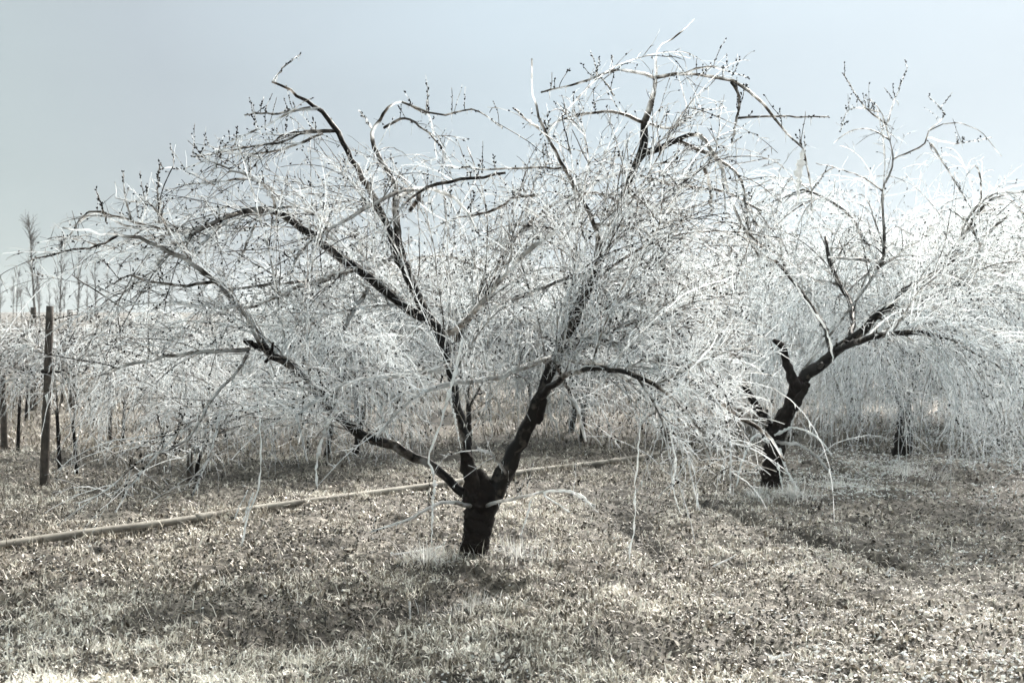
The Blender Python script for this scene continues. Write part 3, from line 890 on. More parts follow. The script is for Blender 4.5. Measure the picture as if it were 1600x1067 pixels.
arcs1 = arcs_px([
    [(1024, 122, 3, .9), (1060, 116, 2.6, .85), (1105, 118, 2.6, .8), (1145, 128, 2.6, .7), (1185, 155, 2.4, .6), (1210, 185, 2.2, .5), (1226, 207, 2, .5), (1252, 226, 1.8, .5), (1263, 262, 1.6, .5), (1268, 330, 1.2, .5)],
    [(1142, 128, 2.4, .7), (1155, 152, 2.2, .7), (1150, 190, 2, .65), (1143, 225, 1.7, .6)],
    [(1022, 122, 2.6, .9), (990, 112, 2.4, .85), (960, 110, 2.3, .8), (930, 122, 2, .7), (890, 133, 1.7, .6), (845, 145, 1.3, .5)],
    [(1006, 192, 3, .9), (980, 182, 2.6, .8), (955, 174, 2.4, .7), (918, 178, 2, .6), (870, 190, 1.5, .5), (845, 210, 1.2, .4)],
    [(1060, 116, 2, .8), (1105, 104, 1.7, .8), (1140, 112, 1.4, .8), (1170, 122, 1.2, .8)],
    [(1150, 185, 2, .7), (1190, 182, 1.7, .6), (1240, 183, 1.5, .5), (1295, 183, 1.2, .5)],
    [(425, 128, 1.5, .6), (440, 108, 1.2, .6), (470, 85, 1, .6)],
    [(500, 170, 2.6, .65), (460, 172, 2.4, .6), (420, 195, 2.2, .5), (390, 208, 1.8, .4), (355, 225, 1.5, .3), (330, 275, 1.2, .2)],
    [(485, 168, 2, .65), (440, 176, 1.8, .6), (400, 178, 1.4, .6), (382, 180, 1.2, .6)],
    [(525, 205, 2.4, .65), (480, 207, 2.2, .6), (440, 222, 2, .5), (400, 228, 1.7, .4), (330, 240, 1.4, .3), (300, 245, 1.1, .3)],
    [(430, 330, 3, .1), (424, 300, 2.6, .1), (400, 282, 2.2, .1), (370, 280, 1.8, .1), (330, 285, 1.5, .1), (275, 288, 1.2, .1)],
    [(250, 350, 1.8, -.1), (246, 310, 1.4, -.1), (250, 258, 1.1, -.1)],
    [(205, 345, 1.6, -.1), (197, 310, 1.3, -.1), (192, 268, 1.1, -.1)],
    [(222, 350, 1.6, -.1), (228, 320, 1.2, -.1), (230, 288, 1, -.1)],
    [(168, 350, 1.4, -.1), (160, 325, 1.2, -.1), (151, 300, 1, -.1)],
    [(185, 368, 2.2, -.5), (150, 385, 2, -.5), (110, 392, 1.7, -.5), (75, 400, 1.4, -.5), (45, 408, 1.2, -.5)],
    [(335, 440, 3, -.4), (290, 447, 2.4, -.5), (235, 440, 2, -.5), (200, 432, 1.6, -.5), (165, 450, 1.2, -.5)],
    [(390, 545, 3.4, -.35), (340, 548, 3.2, -.5), (270, 556, 2.8, -.6), (200, 570, 2.2, -.7), (160, 585, 1.6, -.7)],
    [(388, 550, 3, -.35), (370, 580, 2.6, -.5), (330, 625, 2.4, -.7), (290, 690, 2, -.8), (220, 715, 1.7, -.9), (170, 765, 1.4, -.9), (122, 786, 1.1, -.9)],
    [(300, 660, 2.2, -.8), (260, 695, 2, -.9), (215, 745, 1.6, -1), (180, 800, 1.2, -1)],
    [(345, 640, 2.2, -.7), (330, 700, 2, -.8), (300, 775, 1.4, -.9)],
    [(560, 420, 3.6, .25), (510, 432, 3.2, 0), (470, 445, 2.8, -.2), (430, 465, 2.4, -.4), (370, 480, 1.8, -.5), (300, 475, 1.3, -.6)],
    [(470, 440, 2.6, -.1), (400, 447, 2.2, -.3), (340, 455, 1.7, -.4)],
    [(575, 450, 3.4, .2), (550, 490, 3, 0), (538, 515, 2.4, -.1)],
    [(620, 400, 3.6, .6), (585, 415, 3, .5), (540, 425, 2.2, .4)],
    [(640, 330, 3.4, .7), (660, 300, 3.2, .5), (630, 297, 3.4, .3), (580, 320, 3.4, 0), (530, 350, 3, -.3), (480, 380, 2.4, -.6), (450, 430, 1.6, -.8)],
    [(618, 310, 3.6, .7), (645, 296, 3.6, .6), (680, 298, 3, .5), (720, 320, 2.4, .3), (750, 370, 1.6, .1)],
    [(700, 520, 5, .2), (720, 510, 5, 0), (755, 470, 4.6, -.3), (800, 420, 4, -.5), (830, 385, 3.6, -.6), (862, 368, 3.2, -.6), (880, 350, 2, -.6)],
    [(860, 560, 5, -.1), (820, 572, 6, -.3), (770, 590, 5, -.6), (700, 600, 4, -.9), (640, 625, 3, -1.1), (590, 680, 2, -1.2)],
    [(700, 570, 5, .25), (650, 582, 5, 0), (590, 590, 4.4, -.3), (540, 600, 3.6, -.5), (470, 640, 3, -.7), (465, 650, 2.4, -.8), (480, 720, 1.6, -.9)],
    [(880, 540, 5, -.15), (930, 520, 4.6, -.3), (980, 508, 4, -.5), (1030, 490, 3, -.6), (1075, 500, 2, -.7)],
    [(885, 560, 4, -.2), (950, 575, 4, -.5), (985, 595, 3.6, -.7), (1020, 630, 3, -.8), (1070, 650, 2.4, -.9), (1100, 690, 1.5, -.9)],
    [(870, 570, 4, -.2), (890, 610, 3.8, -.4), (905, 650, 3.2, -.5), (915, 690, 2.2, -.5)],
    [(925, 440, 4, -.2), (950, 460, 3.6, -.4), (955, 510, 3, -.5), (950, 560, 2, -.5)],
    [(922, 440, 3.6, -.2), (900, 430, 3, -.3), (860, 445, 2.6, -.4), (800, 470, 2, -.4)],
    [(935, 432, 3.4, -.2), (980, 430, 3, -.3), (1030, 445, 2.6, -.4), (1080, 490, 1.8, -.4)],
    [(928, 352, 3, -.3), (975, 352, 2.6, -.3), (1020, 372, 2.2, -.3), (1045, 410, 1.6, -.3)],
    [(840, 305, 2.4, .2), (800, 310, 2.2, .4), (770, 330, 2, .5), (720, 340, 1.6, .6), (690, 350, 1.2, .6)],
    [(880, 262, 2, -.4), (840, 262, 1.8, -.3), (780, 264, 1.6, -.2), (700, 262, 1.3, -.1)],
    [(790, 270, 2.2, .3), (730, 280, 2.6, .3), (680, 290, 2.6, .3), (640, 310, 2, .3), (610, 350, 1.4, .2)],
    [(985, 265, 3, .9), (930, 285, 2.8, .7), (880, 320, 2.4, .5), (850, 370, 1.8, .4)],
    [(1060, 220, 3, .75), (1100, 238, 3, .7), (1140, 260, 2.4, .6), (1160, 290, 1.8, .5), (1170, 370, 1.2, .4)],
    [(1000, 275, 2.6, .9), (1060, 290, 2.6, .8), (1130, 300, 2.2, .7), (1190, 330, 1.6, .6)],
    [(1100, 262, 3, .6), (1108, 285, 3.2, .6), (1112, 330, 2.2, .6)],
    [(525, 205, 2.2, .65), (484, 205, 2, .6), (443, 211, 1.7, .55), (424, 230, 1.3, .5)],
    [(504, 209, 2.2, .6), (480, 219, 2.2, .55), (455, 229, 2, .5), (410, 240, 1.7, .45), (348, 236, 1.4, .4), (322, 225, 1.1, .4)],
    [(410, 248, 2, .3), (369, 238, 1.8, .3), (344, 233, 1.6, .25), (303, 260, 1.4, .2), (252, 264, 1.1, .2)],
    [(428, 297, 2.4, .1), (402, 281, 2.1, .1), (377, 270, 1.9, .1), (340, 256, 1.5, .1), (300, 238, 1.1, .1)],
    [(517, 352, 2.6, .1), (484, 330, 2.4, 0), (443, 324, 2.2, -.1), (400, 340, 1.8, -.2)],
    [(370, 334, 3, .05), (328, 352, 2.6, -.1), (295, 371, 2.2, -.2), (246, 416, 1.6, -.3)],
    [(357, 342, 2.6, .05), (330, 365, 2.4, -.2), (303, 395, 1.8, -.3)],
    [(398, 352, 2.2, .1), (385, 380, 2, 0), (373, 412, 1.4, 0)],
    [(287, 363, 2.4, 0), (225, 350, 2.2, 0), (176, 338, 1.9, 0), (143, 330, 1.7, 0), (119, 354, 1.4, 0), (92, 390, 1, 0)],
    [(541, 428, 3, .3), (492, 443, 2.8, .1), (451, 453, 2.4, 0), (385, 482, 1.8, -.1), (320, 490, 1.2, -.2)],
    [(665, 180, 1.3, .9), (668, 155, 1.1, .9), (667, 128, .9, .9)],
    [(628, 160, 1.8, .9), (690, 180, 1.6, .8), (740, 172, 1.3, .7), (785, 200, 1, .6)],
    [(584, 205, 2.2, .9), (575, 190, 1.7, .9), (560, 172, 1.2, .9)],
    [(600, 200, 2.2, .9), (630, 185, 2, .8), (660, 200, 1.6, .7), (690, 230, 1.2, .6)],
    [(842, 200, 2, -.4), (820, 185, 1.6, -.4), (803, 170, 1.2, -.4)],
    [(930, 122, 1.6, .7), (933, 108, 1.3, .7), (936, 90, 1, .7)],
    [(960, 150, 1.5, .8), (945, 128, 1.3, .8), (935, 118, 1, .8)],
    [(1008, 190, 2.4, .9), (1050, 200, 2.2, .8), (1090, 175, 1.8, .8), (1130, 168, 1.3, .7)],
    [(735, 790, 3.4, -.1), (690, 785, 3, -.4), (640, 810, 2.4, -.7), (580, 830, 1.6, -.9)],
    [(760, 790, 3, -.1), (820, 775, 2.6, -.4), (880, 765, 2, -.5), (930, 790, 1.4, -.6)],
    [(790, 740, 2.6, -.1), (770, 710, 2.6, -.3), (745, 700, 2, -.4)],
], Y1)
top1 = [(30, 420), (45, 395), (100, 345), (150, 322), (200, 300), (250, 290), (300, 225), (400, 175), (430, 150), (500, 165), (540, 205), (580, 180), (625, 150), (680, 165), (750, 180), (790, 220), (820, 190), (845, 150), (930, 108), (1020, 75), (1080, 60), (1130, 95), (1180, 140), (1230, 195), (1275, 250), (1300, 420), (1310, 700)]
low1 = [(30, 800), (280, 770), (480, 730), (590, 740), (660, 750), (700, 735), (790, 715), (825, 650), (860, 650), (900, 690), (980, 730), (1080, 755), (1120, 725), (1155, 650), (1185, 510), (1230, 430), (1270, 400)]


def dens1(p):
    """how thickly shoots stand: thin on the outer left and the high right, as the old tree carries them"""
    wx = 800 + (p[:, 0]) / Y1 * F_PX
    hz_ = p[:, 2]
    left = np.interp(wx, [150, 420, 620, 720], [.30, .34, .7, 1.0])
    left = np.where(hz_ < 1.75, np.maximum(left, np.interp(wx, [100, 300, 500], [.38, .6, .9])), left)
    high = np.interp(hz_, [1.2, 1.7, 2.3, 3.0], [1.0, .7, .46, .3])
    return np.minimum(left, high)


cfg1 = dict(n1=265, n2=4300, n3=19000, nb=5200, spurs=360, ni=3600, ok=profile_ok(top1, low1, Y1, B1[0]), dens=dens1, skirt=18, skirt_low=.45, skirt_left=-2.7, lw=[1.3, .6, .95, 1.0, .8, 1.1, 1.2, 1.3, 1.4, 1.3], droop1=0.75, droop2=0.75, t0=.2, thick=.86)
crown_meshes(tree1, limbs1, B1, cfg1, arcs1)


def ice_sheaths(tree, lst, Y0, base):
    for a in lst:
        gi = Geo()
        rows = limb_from_px(a, Y0, 30, 0.0025)
        rows[:, 3] *= 0.52 * np.clip(1 + 0.38 * R.normal(size=30), .35, 1.8)
        gi.tubes(rows[None, :, :3], rows[None, :, 3], 8, 0.0, rough=0.14)
        gi.build('hanging_ice', M_ICE, tree, origin=base)


ice_sheaths(tree1, [
    [(528, 640, 4, -.5), (513, 660, 5.5, -.5), (502, 690, 5, -.5), (494, 730, 4, -.5), (496, 765, 2, -.5)],
    [(400, 600, 1.2, -.6), (408, 690, 1.8, -.8), (403, 765, 2.5, -.8), (390, 795, 3.4, -.8), (383, 825, 3, -.8), (378, 852, 1.4, -.8)],
    [(396, 770, 2, -.8), (388, 790, 2.6, -.8), (380, 815, 2, -.8)],
    [(388, 765, 1.4, -.8), (375, 790, 2, -.8), (366, 812, 1.2, -.8)],
    [(1004, 600, 1.6, -.85), (1000, 670, 2, -.9), (996, 722, 2.4, -.9), (993, 770, 3, -.9), (990, 830, 2.6, -.9), (984, 855, 3, -.9), (984, 880, 1, -.9)],
    [(722, 530, 3, -1.0), (712, 575, 4.5, -1.0), (702, 615, 4.5, -1.0), (692, 650, 4.2, -1.0), (680, 685, 4, -1.0), (670, 715, 4, -1.0), (678, 745, 3, -1.0)],
    [(703, 620, 2.6, -1.0), (712, 660, 2.4, -1.0), (720, 700, 1.6, -1.0)],
    [(1255, 235, 5, .5), (1250, 262, 9, .5), (1248, 292, 6, .5), (1246, 320, 1.5, .5)],
    [(1160, 655, 3, -.8), (1130, 640, 4, -.7), (1100, 600, 3.4, -.6), (1070, 560, 2, -.6)],
    [(1040, 600, 1.5, -.7), (1050, 690, 3, -.7), (1056, 720, 4, -.7), (1052, 760, 3, -.7), (1062, 800, 1, -.7)],
    [(890, 800, 2, -.6), (850, 770, 3, -.6), (900, 770, 3, -.6), (935, 800, 1.5, -.6)],
    [(830, 780, 2, -.4), (822, 810, 2.4, -.4), (812, 840, 1.2, -.4)],
    [(680, 750, 5, -.9), (676, 790, 3, -.9), (674, 850, 1.6, -.9)],
], Y1, B1)

# ---- tree 2: next in the row
Y2 = T2[1]
B2 = np.array([T2[0], T2[1], 0.0])
tree2 = empty('peach_tree', B2, 'second peach tree in the row with short black trunk and a bare hooked stub', 'fruit tree', 'peach trees in the near orchard row')
limb_mesh('trunk', limb_from_px([(1203, 782, 20, 0), (1205, 765, 17, 0), (1208, 725, 16, 0), (1211, 690, 15, 0), (1222, 660, 13, 0), (1236, 632, 11, 0), (1245, 602, 11, 0), (1247, 588, 9, 0)], Y2, 30, 0.003), tree2, B2, 14)
lim2 = []
for pts, nn in (
    ([(1240, 612, 8, 0), (1262, 583, 9, 0), (1284, 570, 9, 0), (1310, 545, 7.5, 0), (1350, 515, 7, -.1), (1372, 490, 6, -.1), (1400, 478, 5, -.2), (1440, 470, 4, -.2), (1490, 448, 3.4, -.3), (1530, 438, 3, -.3), (1570, 448, 2.4, -.4), (1620, 470, 1.6, -.4)], 40),
    ([(1372, 492, 5, -.1), (1400, 475, 4.6, 0), (1408, 458, 4.4, .1), (1435, 440, 4, .2), (1455, 430, 3.4, .3), (1500, 400, 2.6, .4), (1560, 350, 2, .5), (1598, 320, 1.3, .5)], 28),
    ([(1250, 585, 3.4, .1), (1300, 520, 3, .4), (1345, 460, 3, .7), (1376, 410, 4.2, .9), (1381, 385, 4.2, 1.0), (1380, 330, 3, 1.0), (1379, 298, 2.6, 1.0), (1395, 262, 2.2, 1.0), (1394, 235, 1.8, 1.0), (1384, 195, 1.5, 1.0), (1376, 172, 1.2, 1.0), (1360, 155, 1, 1.0)], 34),
    ([(1300, 552, 4, .05), (1285, 505, 3.4, .4), (1240, 440, 2.8, .8), (1190, 385, 2.2, 1.0), (1150, 350, 1.8, 1.1), (1110, 350, 1.3, 1.1)], 26),
    ([(1212, 680, 8, .05), (1195, 655, 6.5, 0), (1180, 632, 5.5, -.1), (1166, 606, 5, -.15), (1162, 590, 3, -.16)], 12),
    ([(1330, 530, 5, .0), (1330, 480, 4.4, .8), (1300, 420, 3.6, 1.3), (1290, 370, 2.4, 1.6)], 18),
    ([(1310, 546, 6, -.05), (1350, 530, 5, -.7), (1410, 520, 4.4, -1.2), (1470, 525, 3.4, -1.5), (1540, 560, 2.4, -1.7)], 22),
    ([(1394, 250, 2, 1.0), (1420, 238, 2.2, 1.0), (1447, 224, 2, 1.0), (1452, 205, 1.6, 1.0), (1490, 192, 1.3, 1.0), (1530, 205, 1.1, 1.0), (1565, 245, 1, 1.0)], 20),
    ([(1380, 300, 2.4, 1.0), (1350, 278, 1.9, 1.0), (1315, 265, 1.5, 1.0), (1275, 255, 1.1, 1.0)], 16),
):
    rows = limb_from_px(pts, Y2, nn, 0.003)
    if pts[-1][1] < 290:
        rows[:, 3] *= .62
    lim2.append(rows)
    limb_mesh('limb', rows, tree2, B2, 9, 4)
for pts in ([(1246, 612, 9, -.03), (1238, 590, 8, -.08), (1228, 565, 6, -.1), (1224, 545, 5.5, -.1), (1212, 533, 4.5, -.1), (1208, 531, 3, -.1)],
            [(1240, 640, 6, -.05), (1252, 618, 6, -.08), (1262, 598, 5, -.1)]):
    rows = limb_from_px(pts, Y2, 14, 0.003)
    hook = Geo()
    hook.tubes(rows[None, :, :3], rows[None, :, 3], 9, 1.0, rough=0.1)
    hook.build('pruning_stub', M_BARK, tree2, origin=B2)
arcs2 = arcs_px([
    [(1385, 195, 1.5, 1), (1345, 160, 1.1, 1), (1318, 115, .9, 1)],
    [(1384, 195, 1.4, 1), (1400, 150, 1.1, 1), (1418, 105, .9, 1)],
    [(1376, 175, 1.3, 1), (1330, 170, 1, 1), (1312, 205, .9, 1)],
    [(1450, 215, 1.4, 1), (1490, 225, 1.2, 1), (1550, 215, 1, 1)],
    [(1455, 225, 1.4, 1), (1480, 265, 1.2, 1), (1520, 330, 1, 1)],
    [(1450, 205, 1.3, 1), (1475, 180, 1, 1), (1450, 150, .9, 1)],
    [(1380, 410, 3, .9), (1340, 405, 2.6, .8), (1295, 402, 2, .7)],
    [(1500, 440, 2.6, -.3), (1530, 400, 2.2, -.3), (1520, 360, 1.8, -.3), (1490, 330, 1.3, -.3)],
    [(1540, 438, 2.4, -.3), (1590, 470, 2, -.6), (1600, 540, 1.6, -.8), (1595, 600, 1.2, -.8)],
    [(1200, 660, 3, -.2), (1150, 640, 2.6, -.5), (1110, 625, 2, -.6)],
    [(1215, 690, 3, -.1), (1260, 700, 2.4, -.5), (1300, 740, 1.8, -.8)],
], Y2)
top2 = [(1060, 520), (1090, 420), (1130, 330), (1180, 270), (1240, 230), (1290, 190), (1330, 150), (1375, 130), (1420, 130), (1470, 160), (1530, 190), (1580, 240), (1640, 310), (1700, 420), (1740, 600)]
low2 = [(1040, 560), (1140, 540), (1185, 500), (1215, 480), (1262, 500), (1280, 640), (1300, 765), (1360, 745), (1420, 735), (1460, 745), (1640, 755)]
def dens2(p):
    return np.interp(p[:, 2], [1.5, 2.1, 2.7, 3.4], [1.0, .6, .22, .16])


cfg2 = dict(ice=-.08, n1=260, n2=4000, n3=12000, nb=4200, spurs=60, ni=2800, skirt=90, skirt_side=(.95, .1, 0), ok=profile_ok(top2, low2, Y2, B2[0]), dens=dens2, lw=[1.6, 1.4, 1.0, 1.3, .5, 1.4, 1.1, .5, .5], droop1=1.6, droop2=1.6, thick=.9, bud=1.1, up1=0.4)
crown_meshes(tree2, lim2, B2, cfg2, arcs2)
ice_sheaths(tree2, [
    [(1240, 440, 1.6, -.7), (1266, 480, 2.4, -.7), (1287, 508, 3, -.7), (1297, 535, 3.2, -.7), (1302, 568, 1.6, -.7)],
    [(1210, 680, 4, -.15), (1240, 668, 3.4, -.2), (1275, 682, 2.6, -.3), (1300, 710, 1.6, -.4)],
    [(1200, 690, 4, -.2), (1180, 680, 4, -.3), (1160, 720, 3, -.4), (1150, 760, 2, -.4)],
    [(1218, 700, 4, -.2), (1232, 740, 3, -.3), (1262, 785, 2, -.4)],
    [(1215, 722, 2.4, -.2), (1222, 760, 2, -.25), (1228, 792, 1.2, -.3)],
    [(1420, 380, 1.6, -.3), (1438, 400, 2.4, -.3), (1530, 370, 1, -.3)],
], Y2, B2)

# ---- prototypes for the rest of the orchard
def vase_tree(name, seed, height, spread, trunk_h, trunk_r, n_limbs, cfg, label, cat, group):
    global R
    keep_r = R
    R = np.random.default_rng(seed)
    base = np.zeros(3)
    tr = empty(name, (0, 0, 0), label, cat, group)
    kk = np.linspace(0, 1, 8)
    lean = R.normal(0, 0.06, 2)
    rows = np.stack([lean[0] * kk, lean[1] * kk, -0.05 + (trunk_h + 0.05) * kk, trunk_r * (1.25 - 0.35 * kk + 0.3 * np.clip(0.2 - kk, 0, 1))], 1)
    limb_mesh('trunk', resample(rows, 14), tr, base, 10)
    limbs = []
    for i in range(n_limbs):
        a = 2 * np.pi * (i + 0.6 * R.random()) / n_limbs
        hmax = (height - trunk_h) * (0.6 + 0.4 * R.random())
        s = spread * (0.65 + 0.4 * R.random())
        u = np.linspace(0, 1, 7)
        rr = s * (0.25 * u + 0.75 * u ** 1.5)
        zz = trunk_h * 0.9 + hmax * np.sin(u * np.pi * 0.56) / np.sin(np.pi * 0.5)
        aa = a + 0.35 * R.normal() * u
        rows = np.stack([lean[0] + rr * np.cos(aa), lean[1] + rr * np.sin(aa), zz, trunk_r * (0.40 - 0.34 * u)], 1)
        rows[1:, :3] += R.normal(size=(6, 3)) * 0.05
        rows = resample(rows, 26)
        limbs.append(rows)
        limb_mesh('limb', rows, tr, base, 7)

    def ok(P):
        tip = P[:, -1]
        if cfg.get('skirt') and P.shape[1] < 13:
            return (np.hypot(tip[:, 0], tip[:, 1]) < spread * 1.6) & (tip[:, 2] > .02) & (tip[:, 2] < height * 1.03)
        rr = np.hypot(tip[:, 0], tip[:, 1]) / (spread * 1.25)
        return (tip[:, 2] < height * np.sqrt(np.clip(1.05 - 0.55 * rr ** 2, 0, 1)) + 0.1) & (rr < 1.1) & (tip[:, 2] > cfg.get('zmin', 0.15) + 0.5 * R.random(len(P)) ** 2)
    cfg = dict(cfg, ok=ok)
    crown_meshes(tr, limbs, base, cfg)
    R = keep_r
    return tr


ROW_G = 'peach trees in the near orchard row'
FAR_G = 'ice-covered fruit trees in the rows behind'
YOUNG_G = 'young staked fruit trees'
mature_cfg = dict(ice=-.13, n1=170, n2=3000, n3=6000, nb=1500, ni=1100, thick=1.2, droop1=2.3, droop2=2.4, bud=1.3, t0=0.2, up1=0.3, scale=1.15, zmin=-.3, skirt=170)
young_cfg = dict(ice=.16, n1=55, n2=380, n3=900, nb=500, ni=350, thick=1.15, droop1=2.3, droop2=2.4, bud=1.5, t0=0.2, scale=0.8, up1=0.45, zmin=0.35)

mature = [vase_tree('peach_tree', 101, 3.2, 1.9, 0.55, 0.09, 6, mature_cfg, 'x', 'fruit tree', FAR_G),
          vase_tree('peach_tree', 202, 3.0, 2.0, 0.60, 0.085, 5, mature_cfg, 'x', 'fruit tree', FAR_G)]
young = [vase_tree('young_tree', 303, 1.75, 0.95, 0.62, 0.018, 5, young_cfg, 'x', 'fruit tree', YOUNG_G),
         vase_tree('young_tree', 404, 1.9, 1.05, 0.7, 0.02, 5, young_cfg, 'x', 'fruit tree', YOUNG_G)]
mid_cfg = dict(n1=140, n2=1600, n3=3600, nb=1400, ni=700, thick=1.1, droop1=2.1, droop2=2.2, bud=1.4, t0=0.12, up1=0.3, scale=.9, zmin=0.02, skirt=16, ice=.0)
mid = [vase_tree('peach_tree', 505, 2.25, 1.5, 0.5, 0.03, 6, mid_cfg, 'x', 'fruit tree', FAR_G),
       vase_tree('peach_tree', 606, 2.1, 1.6, 0.42, 0.03, 5, mid_cfg, 'x', 'fruit tree', FAR_G)]
used = {}


def place(proto, x, y, rz, s, label, group):
    o = proto if proto.name not in used else copy_tree(proto)
    used[proto.name] = 1
    o.location = (x, y, float(gh(np.array([x]), np.array([y]))[0]))
    o.rotation_euler = (0, 0, rz)
    o.scale = (s, s, s)
    o['label'], o['group'] = label, group
    return o


# the near row runs on behind tree 2
p3, p4 = on_ground(1408, 710), on_ground(1503, 687)
place(mature[0], p3[0], p3[1], 0.4, 1.0, 'third peach tree of the near row, its thin trunk showing right of the second', ROW_G)
place(mature[1], p4[0] + .5, p4[1] + .7, 2.1, 1.0, 'fourth peach tree of the near row, hung with white ice near the photo edge', ROW_G)
place(mature[0], 8.6, 19.6, 4.0, 1.05, 'fifth peach tree of the near row, cut off by the photo edge', ROW_G)
place(mature[1], 4.9, 18.2, 3.0, 1.0, 'white iced tree filling the gap between the second and third trunks', FAR_G)
place(mature[0], 7.0, 17.6, .9, 1.0, 'white iced tree whose hanging twigs touch the ground near the photo edge', FAR_G)
# the row behind the pipe
b1, b2, b3 = on_ground(302, 756), on_ground(474, 735), on_ground(910, 690)
place(mid[1], b1[0], b1[1], 5.2, 0.6, 'low iced tree just behind the pipe, under the left limb of the old tree', FAR_G)
place(mid[0], b2[0] + .1, b2[1] + .8, 1.1, 0.85, 'low iced tree with two dark stems seen below the left limb', FAR_G)
place(mid[1], b3[0], b3[1], 3.3, 1.0, 'iced tree seen to the right of the old forked trunk, beyond the pipe', FAR_G)
place(mid[0], -0.5, 14.8, 2.4, 1.0, 'iced tree straight behind the old forked trunk, beyond the pipe', FAR_G)
place(mid[1], 3.1, 17.9, 0.2, 1.2, 'iced tree beyond the pipe, between the old tree and the second tree', FAR_G)
place(mid[0], 5.2, 20.6, 5.6, 1.25, 'iced tree behind the gap between second and third trunks', FAR_G)
far_spots = [(-2.2, 18.5), (0.4, 20.5), (2.6, 23), (5.2, 26), (8.4, 26), (11.5, 27), (-1.2, 25), (1.6, 28.5), (4.4, 32), (8.0, 33), (12.5, 34), (-1.5, 33), (2.5, 38)]
for q, (x, y) in enumerate(far_spots):
    place(mid[q % 2], x + R.normal() * .2, y + R.normal() * .2, R.random() * 6.28, 1.0 + 0.15 * R.random() + (0.25 if x > 4 else 0),
          'ice-covered tree deep in the rows behind the old tree', FAR_G)
for x, y, rz, sc, lab in ((-1.75, 14.2, .6, 1.05, 'low iced tree between the two dark stems and the old trunk, beyond the pipe'),
                          (-3.4, 15.2, 2.9, .72, 'low iced tree beyond the pipe, behind the middle of the left limb'),
                          (0.75, 16.6, 4.4, 1.1, 'low iced tree beyond the pipe, showing through the old tree right of its fork'),
                          (1.9, 15.6, 1.9, 1.05, 'low iced tree beyond the far end of the pipe')):
    place(mid[int(x > 0)], x, y, rz, sc, lab, FAR_G)
# young staked trees on the left
ylab = ['young iced tree with arching twigs beside the tallest dark stake', 'young iced tree on a thin stem at the photo edge, left of the tallest stake',
        'young iced tree beside the slim stake standing clear on bare ground', 'young iced tree on a thin crooked stem just behind the tallest stake']
yspots = [(66, 757), (6, 703), (172, 692), (88, 735)]
for q, (px, py) in enumerate(yspots):
    w = on_ground(px, py)
    place(young[q % 2], w[0] + (.12 if q != 3 else .0), w[1] + (.6 if q == 0 else .1), 1.7 * q + .4, 0.88, ylab[q], YOUNG_G)
for q in range(11):
    row, j = q // 4, (q % 4) * 1.7
    x = -8.8 + 1.15 * j + 0.9 * row + R.normal() * .25 - 1.3 * row
    y = 17.5 + 3.6 * row + 0.55 * j + R.normal() * .4
    place(young[q % 2], x, y, R.random() * 6.28, 0.78 + 0.18 * R.random(), 'small iced tree in the misty rows behind the stakes', FAR_G)

# ------------------------------------------------------------------ stakes


def stake(foot_px, top_px, r, label, band=True, depth=0.0):
    w = on_ground(*foot_px)
    Y = w[1] + depth
    top = at(top_px[0], top_px[1], Y)
    w = np.array([at(foot_px[0], foot_px[1], Y)[0], Y, 0.0])
    o = empty('stake', (w[0], w[1], 0), label, 'stake', 'wooden stakes of the young trees')
    u = np.linspace(0, 1, 12)[:, None]
    P = (w - [0, 0, .06]) * (1 - u) + top * u
    gg = Geo()
    gg.tubes(P[None], np.full((1, 12), r) * np.linspace(1.1, .92, 12), 8, 1.0, rough=0.06)
    gg.build('post', M_STAKE, o, origin=w)
    if band:
        gb = Geo()
        c = w * .36 + top * .64
        a = np.linspace(0, 2 * np.pi, 14)
        ring = np.stack([c[0] + np.cos(a) * r * 1.35, c[1] + np.sin(a) * r * 1.35, c[2] + 0.01 * np.sin(a)], 1)
        gb.tubes(ring[None], np.full((1, 14), r * .38), 6, 1.0)
        tail = np.stack([c + [r * 1.3, 0, 0], c + [r * 2.6, 0.02, -.01], c + [r * 4, .03, .01]])
        gb.tubes(tail[None], np.full((1, 3), r * .3), 5, 1.0)
        gb.build('tie', M_BARK, o, origin=w)
    return o


stake((68, 760), (78, 478), 0.036, 'tall dark stake leaning slightly, the nearest and thickest of the stakes')
stake((172, 690), (170, 520), 0.026, 'slim dark stake standing clear on bare ground right of the tall stake', False)
stake((8, 700), (1, 535), 0.036, 'dark stake cut by the left photo edge', False)
stake((112, 640), (109, 484), 0.05, 'blurred far stake just right of the tall stake top', False)
stake((52, 640), (52, 480), 0.05, 'blurred far stake just left of the tall stake top', False)
stake((297, 742), (294, 620), 0.028, 'short dark stake among low iced twigs below the old tree left limb', False)

# ------------------------------------------------------------------ irrigation pipe
pp = [on_ground(*q) for q in PIPE_PX]
pp = np.array([[q[0], q[1], float(gh(q[0], q[1])) * .5 + 0.040] for q in pp])
pr = resample(pp, 60)
gp = Geo()
gp.tubes(pr[None], np.full((1, 60), 0.029), 14, 0.0)
pipe = empty('irrigation_pipe', (pp[1][0], pp[1][1], 0), 'long pale irrigation pipe lying on the grass behind the old tree', 'pipe')
gp.build('tube', M_PIPE, pipe, origin=(pp[1][0], pp[1][1], 0))
for k in (14, 44):
    gc = Geo()
    d = unit(pr[k + 1] - pr[k])
    u = np.linspace(-.09, .09, 6)[:, None]
    gc.tubes((pr[k] + d * u)[None], np.array([[.031, .035, .034, .034, .035, .031]]), 14, 0.0)
    gc.build('coupling', M_PIPE, pipe, origin=(pp[1][0], pp[1][1], 0))

# ------------------------------------------------------------------ iced tufts, fallen twigs
TG = 'iced grass tufts'


